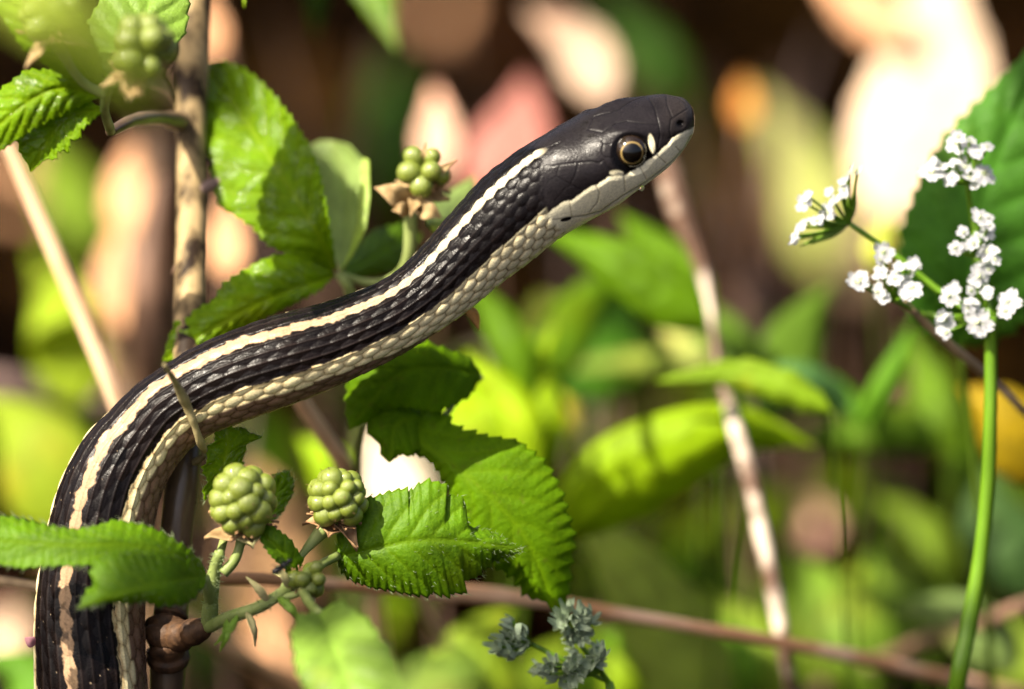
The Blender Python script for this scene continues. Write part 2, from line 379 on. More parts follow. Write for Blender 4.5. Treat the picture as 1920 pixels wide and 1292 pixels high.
    # integrate lattice coordinate so that pitch may change
    lat = np.r_[0, np.cumsum(np.diff(sa) / ((Lr[1:, 0] + Lr[:-1, 0]) / 2))][:, None]
    ph = np.degrees(phi)[None] * np.ones((NR, 1))
    warp = lat + .10 * np.sin(ph * .05) + .07 * wave(lat * 1.7 + ph * .02, 81) + .04 * wave(ph * .12 + lat * .4, 82)                            # slight sweep of the rows
    best = np.full((NR, NV), -9.0); sec = best.copy(); bid = np.zeros((NR, NV)); brow = np.zeros((NR, NV)); ba = np.zeros((NR, NV)); bb = np.zeros((NR, NV))
    row0 = np.round(ph / D)
    for dk in (-1, 0, 1):
        row = row0 + dk; o = .5 * (np.abs(row) % 2)
        n0 = np.round(warp - o)
        for dn in (-1, 0, 1):
            cn = n0 + dn; a = warp - (cn + o)                      # + a towards the head
            b = (ph - row * D) / D
            h = 1 - (np.abs(a) / .74) ** 2.4 - (np.abs(b) / .86) ** 2.3 - .62 * a
            up = h > best; sec = np.where(up, best, np.maximum(sec, h)); best = np.where(up, h, best)
            bid = np.where(up, cn * 37.7 + row * 11.3, bid); brow = np.where(up, row, brow); ba = np.where(up, a, ba); bb = np.where(up, b, bb)
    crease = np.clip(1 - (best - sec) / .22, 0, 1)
    rnd = (np.sin(bid * 12.9898) * 43758.5453) % 1.0; rnd2 = (np.sin(bid * 78.233 + 3) * 24634.63) % 1.0
    # belly scutes
    belly = np.clip((apd - 114) / 5, 0, 1); sp = (lat * 1.0) % 1.0
    scute = (1 - sp) * .9; screase = np.clip(1 - np.minimum(sp, 1 - sp) / .05, 0, 1)
    # ---------------- head plates
    def pl(*q): return [Z1(a, b) for a, b in q]
    grooves = [pl((520, 640), (620, 580), (760, 490), (900, 425)), pl((900, 425), (1040, 450), (1150, 380), (1230, 365), (1360, 385), (1470, 395)), pl((900, 425), (860, 335)),
        pl((540, 700), (640, 715), (740, 700), (830, 690), (950, 680), (1020, 690), (1045, 665)), pl((850, 700), (830, 780), (790, 855)), pl((705, 710), (680, 795), (740, 830), (790, 855)),
        pl((680, 795), (610, 840), (560, 930), (580, 970)), pl((1035, 520), (1050, 545), (1100, 545)), pl((1050, 545), (1035, 600), (1060, 645), (1120, 650)), pl((1045, 665), (1080, 720), (1120, 760)),
        pl((1205, 785), (1215, 910)), pl((990, 860), (1015, 920), (1000, 1000), (940, 1075)), pl((780, 975), (790, 1040), (800, 1105)), pl((1340, 730), (1380, 815)), pl((1470, 630), (1530, 690)), pl((1610, 560), (1645, 600)),
        pl((1575, 345), (1565, 440), (1580, 500)), pl((1480, 390), (1492, 480), (1475, 570)), pl((1575, 350), (1650, 300), (1700, 270)), pl((1560, 500), (1640, 460), (1735, 420)), pl((1340, 265), (1440, 240), (1540, 225)),
        pl((1440, 240), (1480, 390)), pl((1540, 225), (1590, 345)), pl((790, 855), (870, 900)), pl((660, 985), (760, 880), (800, 860)), pl((590, 1110), (640, 1040), (780, 960))]
    mouth = pl((1730, 480), (1690, 565), (1590, 678), (1400, 828), (1200, 950), (1030, 1070), (900, 1105), (790, 1115), (620, 1135))
    rm = rp > 17.5
    hx, hy = MX[rm], MY[rm]
    def pdist(poly):
        best_ = np.full(hx.shape, 1e9)
        for (x0, y0), (x1, y1) in zip(poly[:-1], poly[1:]):
            dx, dy = x1 - x0, y1 - y0; t = np.clip(((hx - x0) * dx + (hy - y0) * dy) / (dx * dx + dy * dy), 0, 1)
            best_ = np.minimum(best_, np.hypot(hx - x0 - t * dx, hy - y0 - t * dy))
        return best_
    gro = np.zeros((NR, NV)); mo = np.zeros((NR, NV)); pm = np.zeros((NR, NV))
    gd = np.min([pdist(q) for q in grooves], axis=0); vv = np.clip((np.degrees(a0)[rm][:, None] + 84 - apd[rm]) / 12, 0, 1)
    gro[rm] = np.exp(-(gd / 1.5) ** 2) * vv; mo[rm] = np.exp(-(pdist(mouth) / 1.9) ** 2) * vv
    # plate area: right of this line
    ly = [100, *[Z1(0, q)[1] for q in (470, 560, 700, 950, 1105, 1290)], 600]; lx = [Z1(q, 0)[0] for q in (620, 620, 590, 560, 560, 600, 830, 900)]
    pm[rm] = np.clip((hx - np.interp(hy, ly, lx)) / 14 + .5, 0, 1)
    plate = np.maximum(pm, np.clip((rp - 22) / 1.0, 0, 1)[:, None])
    hy_cr = [Z1(q, w_) for q, w_ in ((-400, 1640), (250, 1290), (330, 1240), (400, 1215), (490, 1165), (585, 1110), (640, 1060), (740, 990), (800, 982), (890, 912), (940, 872), (1000, 850), (1090, 792), (1215, 785), (1340, 728), (1400, 672), (1450, 632), (1500, 585), (1560, 535), (1585, 498), (1640, 462), (1735, 420), (1800, 380))]
    lineY = np.interp(MX, [q[0] for q in hy_cr], [q[1] for q in hy_cr])
    cream_h = np.clip((MY - lineY + 1.2 * wave(MX * .35, 4)) / 2.2 + .5, 0, 1)
    # ---------------- colours (linear)
    col = np.zeros((NR, NV, 3))
    black = np.array([.0020, .0015, .0017]); black = black * (1 + 1.2 * rnd[..., None])
    brownk = np.array([.011, .006, .004])
    bodyk = np.clip((17 - rp) / 6, 0, 1)[:, None]
    dark = black * (1 - .12 * bodyk[..., None]) + brownk * (.28 * bodyk * rnd2)[..., None]
    cream = np.array([.74, .68, .45]) * (.80 + .25 * rnd[..., None])
    peach = np.array([.37, .245, .145]) * (.85 + .25 * rnd[..., None])
    col[:] = dark
    s1 = sa[:, None]
    # vertebral stripe
    hwid = np.interp(rp, [-9, 2, 3.5, 5, 9, 13, 16, 19, 20.4, 20.7], [6.5, 6.5, 7.5, 9.5, 9.5, 7.2, 4.4, 3.5, 2.8, 0])[:, None]
    rough = np.interp(rp, [-9, 4, 12, 17, 21], [2.0, 2.0, 1.6, .6, .4])[:, None]
    rowc = np.abs(brow) * D
    edge = hwid + rough * (1.3 * wave(s1 * .055 + np.where(ph > 0, 40, 0), 11) + .8 * wave(s1 * .25 + ph * .3, 12) + .9 * (rnd - .5))
    eff = .6 * apd + .4 * np.abs(brow) * D * .9; stripe = np.clip((edge - eff) / 1.3 + .5, 0, 1)
    patch = np.interp(rp, [-9, 0, 1.2, 1.9, 2.4], [.3, .7, .7, .25, 0])[:, None] * np.clip((wave(s1 * .045 + ph * .10, 23) + .7 * wave(s1 * .11 - ph * .16, 24) - .25) * 3, 0, 1)
    stripe = stripe * (1 - patch)
    scol = peach * bodyk[..., None] + np.array([.42, .375, .26]) * (1 - bodyk[..., None])
    col = col * (1 - stripe[..., None]) + scol * stripe[..., None]
    # lateral stripe, then mauve-brown flank, then belly
    b0 = np.interp(rp, [-9, 1, 3, 5, 8, 14, 18, 21], [55, 53, 49, 56, 60, 60, 62, 64])[:, None]
    b1 = b0 + np.interp(rp, [-9, 6, 9, 12, 15, 17], [17, 19, 21, 25, 60, 90])[:, None]
    ed = apd + 2.0 * wave(s1 * .08, 31) * np.clip((17 - rp) / 6, .3, 1)[:, None] + 2.5 * (rnd - .5) - 4 * (rowc - apd) / D * .4
    lat_m = np.clip((ed - b0) / 1.5 + .5, 0, 1)
    flank = np.clip((apd + 6 * (rnd - .5) - b1) / 3 + .5, 0, 1)
    mauve = np.array([.165, .105, .082]) * (.75 + .5 * rnd2[..., None])
    mauve = mauve * (1 - belly[..., None]) + np.array([.36, .29, .16]) * belly[..., None]
    lc = cream * (1 - flank[..., None]) + mauve * flank[..., None]
    lc = lc * (1 - .16 * np.clip((19 - rp) / 8, 0, 1)[:, None, None] * np.array([0, .25, .9]))
    orange = np.clip(1 - np.abs(ed - b0 - 1.6) / 2.0, 0, 1) * bodyk
    lc = lc * (1 - .6 * orange[..., None]) + np.array([.42, .22, .07]) * .6 * orange[..., None]
    col = col * (1 - lat_m[..., None]) + lc * lat_m[..., None]
    # pale scales darker towards their edges; dark skin in the thin creases
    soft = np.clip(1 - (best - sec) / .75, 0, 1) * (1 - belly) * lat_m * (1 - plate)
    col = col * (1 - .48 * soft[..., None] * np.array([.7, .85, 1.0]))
    col = col + np.array([.009, .006, .005]) * (np.exp(-(bb / .10) ** 2) * (1 - lat_m) * (1 - stripe) * (1 - plate) * np.clip((18 - rp) / 4, 0, 1)[:, None] * (.4 + rnd2))[..., None]
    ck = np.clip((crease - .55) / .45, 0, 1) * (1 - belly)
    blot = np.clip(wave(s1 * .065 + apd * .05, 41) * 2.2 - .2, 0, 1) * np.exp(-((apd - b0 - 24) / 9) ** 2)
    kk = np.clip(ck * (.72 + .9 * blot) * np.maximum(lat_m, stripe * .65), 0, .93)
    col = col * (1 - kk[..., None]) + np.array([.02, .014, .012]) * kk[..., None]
    # a few pale flecks between black scales on the lower body
    fl = (wave(s1 * .19 + ph * .21, 51) > .80) * ck * (rp < 5)[:, None] * (lat_m < .1) * (stripe < .1)
    col = col * (1 - .7 * fl[..., None]) + np.array([.5, .38, .25]) * .7 * fl[..., None]
    # head colours
    ex, ey = Z1(1270, 615); er = np.hypot((MX - ex), (MY - ey))
    hk = np.array([.0100, .0084, .0096]) * (1 + .35 * wave(MX * .05, 61) * wave(MY * .06, 62))[..., None]
    hk = hk + np.array([.015, .012, .009]) * np.clip((MX - 1230) / 70, 0, 1)[..., None]
    chin = np.array([.80, .75, .53]) * (1 - .08 * wave(MX * .09 + MY * .05, 64))[..., None]
    snc = np.clip((MX - 1255) / 45, 0, 1)[..., None]; chin = chin * (1 - .6 * snc) + np.array([.17, .15, .10]) * .6 * snc
    hc = hk * (1 - cream_h[..., None]) + chin * cream_h[..., None]
    def ell(cx, cy, ax_, ay_, rot=0):
        px, py = Z1(cx, cy); dx, dy = MX - px, MY - py; c_, s_ = math.cos(rot), math.sin(rot)
        return np.clip((1 - np.hypot((dx * c_ + dy * s_) / (ax_ / 4.167), (-dx * s_ + dy * c_) / (ay_ / 4.167))) * 5, 0, 1)
    pale = np.maximum(ell(1425, 540, 27, 86, -.18), ell(1150, 770, 62, 27, .1))
    hc = hc * (1 - pale[..., None]) + np.array([.74, .68, .46]) * pale[..., None]
    spot = np.maximum(ell(755, 1130, 50, 17, -.25), ell(1650, 385, 34, 36, .4))
    spot = np.maximum(spot, ell(950, 480, 36, 16, -.5) * .6) * vis
    hc = hc * (1 - spot[..., None]) + np.array([.006, .005, .005]) * spot[..., None]
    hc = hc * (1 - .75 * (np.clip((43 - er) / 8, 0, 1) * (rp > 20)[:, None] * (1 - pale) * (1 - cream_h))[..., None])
    gl = np.clip(gro - .1, 0, 1)[..., None]; hc = hc * (1 - .6 * gl) + (np.array([.003, .0025, .003]) * (1 - cream_h[..., None]) + np.array([.22, .17, .09]) * cream_h[..., None]) * .6 * gl
    hc = hc * (1 - .55 * mo[..., None])
    pl_ = plate[..., None]; col = col * (1 - pl_) + hc * pl_
    # ---------------- relief, metres
    keel = np.exp(-(bb / .12) ** 2) * np.clip((18.0 - rp) / 5, 0, 1)[:, None] * (rowc < 62)
    amp = np.interp(rp, [-9, 12, 17, 20], [.00036, .00036, .00040, .00042])[:, None] * (.80 + .22 * lat_m)
    disp = amp * (.7 + .6 * rnd2) * (np.clip(best, 0, 1.2) - .5) + .00013 * keel
    disp = disp * (1 - belly) + .00018 * (scute - .5 - .4 * screase) * belly
    dh = -.00011 * gro - .00022 * mo
    # head form: eye socket, brow shelf, nostril, labial bulge
    brow_d = np.exp(-(((MX - (ex - 3)) / 36) ** 2 + ((MY - (ey - 40)) / 11) ** 2))
    dh = dh + .00050 * brow_d * vis - .0011 * np.clip(1 - er / 40, 0, 1) ** .7 * vis * (rp > 21)[:, None]
    nx_, ny_ = Z1(1650, 385); dh = dh - .0007 * np.exp(-(((MX - nx_) / 6) ** 2 + ((MY - ny_) / 6) ** 2)) * vis
    cx_, cy_ = Z1(1470, 500); dh = dh - .0003 * np.exp(-(((MX - cx_) / 30) ** 2 + ((MY - cy_) / 14) ** 2)) * vis
    cx_, cy_ = Z1(950, 800); dh = dh + .0004 * np.exp(-(((MX - cx_) / 40) ** 2 + ((MY - cy_) / 30) ** 2)) * vis
    dh = dh + .0003 * np.clip((MY - lineY) / 8, 0, 1) * np.clip(1 - (MY - lineY) / 40, 0, 1) * vis
    disp = disp * (1 - plate) + dh * np.clip((rp - 19) / 1.5, 0, 1)[:, None]
    disp = disp * np.clip((29.0 - rp) / 1.2, 0, 1)[:, None]
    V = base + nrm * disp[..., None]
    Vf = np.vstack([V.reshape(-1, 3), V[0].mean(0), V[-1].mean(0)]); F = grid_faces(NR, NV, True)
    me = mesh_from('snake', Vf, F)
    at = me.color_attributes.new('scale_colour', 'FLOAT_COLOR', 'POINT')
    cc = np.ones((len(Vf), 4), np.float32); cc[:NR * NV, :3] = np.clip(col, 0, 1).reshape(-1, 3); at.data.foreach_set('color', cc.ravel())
    # caps
    bm = bmesh.new(); bm.from_mesh(me); bm.verts.ensure_lookup_table()
    n = NR * NV
    for j in range(NV):
        k2 = (j + 1) % NV
        bm.faces.new((bm.verts[n], bm.verts[k2], bm.verts[j])).smooth = True
        bm.faces.new((bm.verts[n + 1], bm.verts[n - NV + j], bm.verts[n - NV + k2])).smooth = True
    bmesh.ops.recalc_face_normals(bm, faces=bm.faces); bm.to_mesh(me); bm.free()
    m, nt, bs, out = newmat('snake_skin'); L = nt.links
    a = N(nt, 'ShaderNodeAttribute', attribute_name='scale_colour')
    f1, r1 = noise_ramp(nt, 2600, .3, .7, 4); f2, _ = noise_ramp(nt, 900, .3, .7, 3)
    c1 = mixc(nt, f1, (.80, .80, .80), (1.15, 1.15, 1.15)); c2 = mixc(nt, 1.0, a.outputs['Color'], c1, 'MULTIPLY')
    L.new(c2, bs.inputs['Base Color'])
    mr = N(nt, 'ShaderNodeMapRange'); L.new(f2, mr.inputs[0]); mr.inputs['To Min'].default_value = .20; mr.inputs['To Max'].default_value = .40
    L.new(mr.outputs[0], bs.inputs['Roughness']); bs.inputs['Specular IOR Level'].default_value = .12
    L.new(bump(nt, r1, .6, .0001), bs.inputs['Normal'])
    root = link('snake', me, m)
    tag(root, 'black snake with cream and peach lengthwise stripes, dark head raised to the right', 'snake')
    # ---------------- eye: a glossy ball in the socket, on both sides
    ring = int(np.argmin(np.abs(rp - 23.15)))
    i0 = np.unravel_index(np.argmin(np.where(vis & (phi <= 0)[None], (PX - ex) ** 2 + (PY - ey) ** 2, 1e9)), PX.shape)
    em, ent, ebs, eout = newmat('eye_skin'); ea = N(ent, 'ShaderNodeAttribute', attribute_name='eye_colour'); ent.links.new(ea.outputs['Color'], ebs.inputs['Base Color'])
    ebs.inputs['Roughness'].default_value = .12; ebs.inputs['Specular IOR Level'].default_value = .4; ebs.inputs['Coat Weight'].default_value = .3; ebs.inputs['Coat Roughness'].default_value = .02
    for far in (0, 1):
        j = i0[1] if not far else (NV - i0[1]) % NV
        pc = base[i0[0], j]; nr = nrm[i0[0], j]; er_ = 33.5 * S0
        ctr = pc - nr * er_ * (.70 if not far else 1.05)
        # axis leans to the viewer a little
        axv = nr + (0.25 if not far else 0) * ev[i0[0]]; axv /= np.linalg.norm(axv)
        nu_, nv_ = 40, 48; th = np.linspace(0, np.pi, nu_); pp = np.linspace(0, 2 * np.pi, nv_, endpoint=False)
        a1 = np.cross(axv, [.2, .1, .97]); a1 /= np.linalg.norm(a1); a2 = np.cross(axv, a1)
        E = ctr + er_ * (np.cos(th)[:, None, None] * axv + np.sin(th)[:, None, None] * (np.cos(pp)[None, :, None] * a1 + np.sin(pp)[None, :, None] * a2))
        me2 = mesh_from('eye', E.reshape(-1, 3), grid_faces(nu_, nv_, True))
        ec = np.ones((nu_ * nv_, 4), np.float32); q = np.sin(th)[:, None] * np.ones((1, nv_)) + (th > 1.6)[:, None] * 2
        wv = 1 + .25 * wave(pp * 3, 71)[None]
        base_c = np.array([.012, .007, .004]) * np.ones((nu_, nv_, 1)); ring_m = np.clip(1 - np.abs(q - .60) / .020, 0, 1)[..., None]
        cc_ = base_c * (1 - ring_m) + np.array([.30, .21, .075]) * ring_m * wv[..., None]
        pup = np.clip((.58 - q) / .02, 0, 1)[..., None]; cc_ = cc_ * (1 - pup) + np.array([.002, .002, .002]) * pup
        ec[:, :3] = cc_.reshape(-1, 3); ca_ = me2.color_attributes.new('eye_colour', 'FLOAT_COLOR', 'POINT'); ca_.data.foreach_set('color', ec.ravel())
        link('eye', me2, em, root)
    return root
snake = make_snake()

# ------------------------------------------------------------------ bramble pieces
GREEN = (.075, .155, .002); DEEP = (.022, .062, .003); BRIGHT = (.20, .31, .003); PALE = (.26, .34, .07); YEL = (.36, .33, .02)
ML_front = leaf_mat((.075, .165, .002), .33, .5, .16, (1.6, 1.35, 1.3))
ML_shade = leaf_mat((.085, .18, .001), .42, .6, .08, (1.5, 1.3, 1.2), spots=.25)
ML_wet = leaf_mat((.125, .235, .002), .42, .5, .10, (1.5, 1.25, 1.4), bumpd=.0004, wet=1.0)
ML_under = leaf_mat((.24, .34, .10), .40, .5, .3, (1.3, 1.2, 1.2))
ML_soft = leaf_mat((.15, .25, .03), .35, .5, .3)
def make_drupelet():
    bm = bmesh.new(); bmesh.ops.create_uvsphere(bm, u_segments=18, v_segments=12, radius=1)
    for v in bm.verts:
        v.co.z *= 1.08
        if v.co.z > .9: v.co.z -= (v.co.z - .9) * .35
    for f_ in bm.faces: f_.smooth = True
    r0 = None
    for z, r_, dx in ((.9, .045, 0), (1.1, .035, .04), (1.3, .02, .15)):
        ring = [bm.verts.new((dx + r_ * math.cos(k * 2.094), r_ * math.sin(k * 2.094), z)) for k in range(3)]
        if r0:
            for k in range(3): f_ = bm.faces.new((r0[k], r0[(k + 1) % 3], ring[(k + 1) % 3], ring[k])); f_.material_index = 1
        r0 = ring
    me = bpy.data.meshes.new('drupelet'); bm.to_mesh(me); bm.free(); me.materials.append(M_drupe); me.materials.append(M_style); return me
DRUPE = make_drupelet()
def sepal_geo(base, dirv, up, ln, wd, g):
    base, dirv, up = np.array(base), np.array(dirv), np.array(up); dirv = dirv / np.linalg.norm(dirv); sd = np.cross(dirv, up); sd /= np.linalg.norm(sd) + 1e-9
    n = 9; u = np.linspace(0, 1, n); V = []
    c1, c2 = g.uniform(-.5, .3), g.uniform(-.5, .5)
    for i, t in enumerate(u):
        wv = wd * (math.sin(math.pi * min(1, t * .8 + .18)) ** .8) * (1 - t ** 4)
        for v in (-1, -.4, .4, 1):
            V.append(base + dirv * ln * t + up * ln * (c1 * t * t + .06 * math.sin(7 * t + c2 * 9)) + sd * wv * v + up * wd * .35 * (abs(v) ** 2) * (1 + c2))
    return np.array(V), grid_faces(n, 4)
def berry(px, py, d, rpx, stalk, parent, seed, count=None, dsize=.34, tilt=(0, 0, 1), matse=None, sep=5, bald=0.0):
    """A bramble fruit: receptacle with the stalk, drupelets packed over it, sepals and dry stamens below.
    stalk: px points from the fruit's base to where it joins."""
    g = np.random.default_rng(seed); c = P(px, py, d); r = rpx * S0 * d / FD
    ax = Vector(tilt).normalized(); q = ax.to_track_quat('Z', 'Y'); mt = q.to_matrix()
    b0 = c - ax * r * .95
    C = [tuple(b0 + ax * r * 1.3)] + [tuple(b0)] + [tuple(P(*s_[:3])) for s_ in stalk]
    rr = [r * .35, r * .26] + [s_[3] * S0 for s_ in stalk]
    V, F = tube_geo(cspline(np.array(C), 26), np.interp(np.linspace(0, 1, 26), np.linspace(0, 1, len(rr)), rr), 10)
    part = link('berry', quads_to_mesh('berry', V, F), M_petiole, parent)
    n = count or 30; ga = math.pi * (3 - 5 ** .5)
    for k in range(n):
        zt = 1 - (k + .5) / n * 1.62; ra = math.sqrt(max(0, 1 - zt * zt)); an = k * ga
        v = Vector((ra * math.cos(an), ra * math.sin(an), zt * 1.05))
        if g.random() < bald and zt < .8: continue
        v = mt @ v; pos = c + v * r * (.70 + .05 * g.random()); sc_ = r * dsize * g.uniform(.74, 1.16)
        M = Matrix.Translation(pos) @ v.to_track_quat('Z', 'Y').to_matrix().to_4x4() @ Matrix.Diagonal((sc_, sc_, sc_ * 1.02, 1))
        place_copy('drupelet', DRUPE, M, part)
    for k in range(sep):
        an = k * 2 * math.pi / max(sep, 1) + g.uniform(-.3, .3)
        dv = mt @ Vector((math.cos(an), math.sin(an), g.uniform(-.7, .1)))
        V, F = sepal_geo(b0 + ax * r * .1, dv, ax, r * g.uniform(1.1, 1.6), r * .40, g)
        me = mesh_from('sepal', V, F); o = link('sepal', me, matse or (M_sepal if k % 2 else M_sepalp), part)
        sm = o.modifiers.new('thickness', 'SOLIDIFY'); sm.thickness = .0002
    hv, hf = [], []
    for k in range(44):
        an = g.uniform(0, 6.28); dv = mt @ Vector((math.cos(an), math.sin(an), g.uniform(-.1, .8))); p0 = b0 + ax * r * g.uniform(0, .25) + dv * r * .25
        pts = np.array([p0, p0 + dv * r * .35, p0 + dv * r * .62 + Vector(g.normal(0, .12 * r, 3))]); V, F = tube_geo(cspline(pts, 5), [r * .035, r * .03, r * .03, r * .03, r * .05], 4)
        hf += (F + len(hv)).tolist(); hv += V.tolist()
    o = link('stamen_ring', quads_to_mesh('stamen_ring', hv, hf), M_stamen, part); o['kind'] = 'stuff'
    return part
def prickles(parent, pts, seed):
    for px, py, d, dx, dy in pts:
        a, b = P(px, py, d), P(px + dx, py + dy, d - .001)
        wtube('prickle', [a, a.lerp(b, .5) + Vector((0, 0, .0003)), b], [.0009, .0005, .00005], M_node, parent, 6, 6)

# --- the bramble cane that the snake leans on, with the fruit in front
gz = dz(2150, 0)
A = thing('bramble_cane', 'upright dark bramble cane with green fruit, touching the snake where it bends', 'bramble', P(300, 2150, gz))
tube('stem', [(372, -260, 1.236, 28), (366, 0, 1.232, 29), (358, 200, 1.228, 30), (360, 400, 1.224, 30), (356, 560, 1.220, 29), (352, 700, 1.215, 29)], M_cane_lit, A, 70, 14, .10, 3)
tube('stem', [(352, 690, 1.2155, 30), (346, 860, 1.2075, 31), (330, 1010, 1.206, 32), (318, 1190, 1.2065, 34), (312, 1330, 1.208, 33), (306, 1650, 1.216, 34), (300, 2160, gz, 36)], M_cane, A, 60, 14, .06, 5)
tube('stem_node', [(322, 1150, 1.205, 30), (316, 1172, 1.204, 38), (313, 1190, 1.203, 41), (310, 1204, 1.2035, 37), (314, 1216, 1.203, 40), (316, 1245, 1.205, 31)], M_node, A, 44, 22, .30, 8)
tube('side_branch', [(318, 1196, 1.203, 30), (345, 1190, 1.199, 28), (375, 1180, 1.196, 22), (395, 1165, 1.195, 18)], M_node, A, 20, 12, .22, 9)
tube('side_branch', [(352, 232, 1.228, 20), (300, 222, 1.216, 15), (250, 226, 1.206, 13), (205, 248, 1.199, 9)], M_cane, A, 24, 10, .1, 10)
tube('side_branch', [(362, 362, 1.224, 16), (400, 345, 1.224, 11), (450, 325, 1.226, 8), (475, 312, 1.232, 5)], M_purple, A, 20, 10, .1, 11)
prickles(A, [(338, 120, 1.231, -16, 18), (385, 300, 1.226, 15, 14), (335, 500, 1.222, -14, 16), (292, 1090, 1.206, -15, 12), (352, 930, 1.206, 16, 15)], 1)
# petioles
tube('petiole', [(392, 1170, 1.195, 17), (395, 1130, 1.193, 15), (400, 1080, 1.192, 13), (412, 1035, 1.190, 10)], M_petiole, A, 20, 10, .06, 2)
tube('petiole', [(388, 1176, 1.195, 13), (430, 1158, 1.190, 12), (480, 1140, 1.187, 12), (520, 1118, 1.187, 11), (560, 1090, 1.190, 11), (600, 1060, 1.194, 9), (634, 1042, 1.197, 8)], M_petiole, A, 30, 10, .06, 4)
tube('petiole', [(395, 1130, 1.193, 12), (390, 1105, 1.190, 11), (384, 1082, 1.188, 9)], M_petiole, A, 10, 8)
tube('petiole', [(560, 1090, 1.190, 10), (580, 1130, 1.180, 9), (600, 1150, 1.172, 8)], M_petiole, A, 12, 8)
tube('petiole', [(412, 1040, 1.190, 8), (425, 985, 1.198, 8), (420, 925, 1.203, 7)], M_petiole, A, 12, 8)
# bracts
for k, (bx, by, tx, ty, w_) in enumerate(((425, 1162, 412, 1222, 9), (462, 1148, 478, 1212, 8), (520, 1120, 566, 1168, 10), (505, 1128, 462, 1082, 9), (445, 1154, 402, 1210, 8), (540, 1102, 520, 1060, 8))):
    sleaf('bract', [(bx, by, 1.186), ((bx + tx) / 2 + 4, (by + ty) / 2, 1.184), (tx, ty, 1.186)], w_, w_ * .7, M_sepalp if k % 2 else ML_soft, A, nu=24, nv=7, veins=3, quilt=3, teeth=5, tooth=4, dl=14, dr=-8, seed=k + 40)
def fuzz(pts, n, seed, ln=9):
    g = np.random.default_rng(seed); q = cspline(pts, 60); hv, hf = [], []
    tc_ = np.array(-fwd)
    for k in range(n):
        i = int(g.integers(2, 58)); px, py, d, r_ = q[i]; t = q[i + 1, :2] - q[i - 1, :2]; t /= np.linalg.norm(t) + 1e-9; nn = np.array([-t[1], t[0]]); v = g.uniform(-1, 1)
        p0 = np.array(P(px + nn[0] * v * r_ * .97, py + nn[1] * v * r_ * .97, d)) + tc_ * r_ * S0 * math.sqrt(max(0, 1 - v * v)) * .95
        dv = (np.array(rgt) * nn[0] - np.array(upv) * nn[1]) * v + tc_ * math.sqrt(max(0, 1 - v * v)) * .6 + g.normal(0, .3, 3); dv /= np.linalg.norm(dv)
        sd = np.cross(dv, tc_); sd = sd / (np.linalg.norm(sd) + 1e-9) * .55 * S0; l_ = ln * S0 * g.uniform(.5, 1.3); b = len(hv)
        hv += [p0 - sd, p0 + sd, p0 + dv * l_]; hf.append((b, b + 1, b + 2, b + 2))
    o = link('stalk_hair', quads_to_mesh('stalk_hair', hv, hf), M_hair, A); o['kind'] = 'stuff'
fuzz([(392, 1170, 1.195, 17), (395, 1130, 1.193, 15), (400, 1080, 1.192, 13), (412, 1035, 1.190, 10)], 260, 1)
fuzz([(388, 1176, 1.195, 13), (430, 1158, 1.190, 12), (480, 1140, 1.187, 12), (520, 1118, 1.187, 11), (560, 1090, 1.190, 11), (600, 1060, 1.194, 9)], 420, 2)
# leaves on the cane: the long one crossing the snake and its lower leaflet
leaf('leaf', [(386, 1076, 1.188), (330, 1040, 1.181), (240, 1022, 1.178), (120, 1022, 1.176), (-60, 1010, 1.178)],
     [(384, 1100), (345, 1128), (300, 1105), (230, 1075), (165, 1060), (100, 1062), (40, 1066), (0, 1060), (-30, 1045)],
     [(376, 1052), (352, 1028), (315, 1003), (270, 984), (215, 974), (185, 985), (140, 993), (80, 983), (20, 968), (-30, 970)], ML_front, A, dl=-14, dr=38, teeth=26, tooth=5, veins=8, quilt=1.4, nu=130, hairs=420, seed=3, hairlen=13)
leaf('leaf', [(384, 1080, 1.187), (320, 1090, 1.175), (240, 1108, 1.171), (146, 1141, 1.171)],
     [(372, 1115), (345, 1134), (300, 1137), (262, 1128), (240, 1133), (205, 1128), (180, 1136)],
     [(360, 1052), (310, 1043), (255, 1040), (212, 1040), (180, 1056), (168, 1075), (178, 1092), (160, 1112)], ML_front, A, dl=22, dr=20, teeth=16, tooth=7, veins=7, quilt=1.4, nu=110, hairs=200, seed=4, hairlen=12)
# sharp leaf right of the fruit
leaf('leaf', [(632, 1044, 1.197), (700, 1030, 1.1955), (780, 1014, 1.1945), (870, 1015, 1.196), (982, 1031, 1.200)],
     [(634, 1000), (655, 962), (686, 933), (706, 930), (728, 922), (765, 914), (764, 924), (785, 906), (804, 899), (826, 905), (839, 907), (833, 932), (850, 928), (868, 933), (873, 950), (872, 970), (868, 985), (905, 992), (945, 1008), (962, 1020)],
     [(640, 1072), (652, 1085), (672, 1094), (700, 1103), (732, 1108), (770, 1115), (806, 1120), (806, 1112), (845, 1121), (842, 1113), (876, 1113), (866, 1090), (884, 1086), (903, 1078), (902, 1068), (922, 1065), (915, 1055), (950, 1045)],
     ML_front, A, dl=26, dr=30, teeth=30, tooth=6, veins=8, quilt=6, nu=180, nv=22, hairs=380, seed=5, hairlen=10)
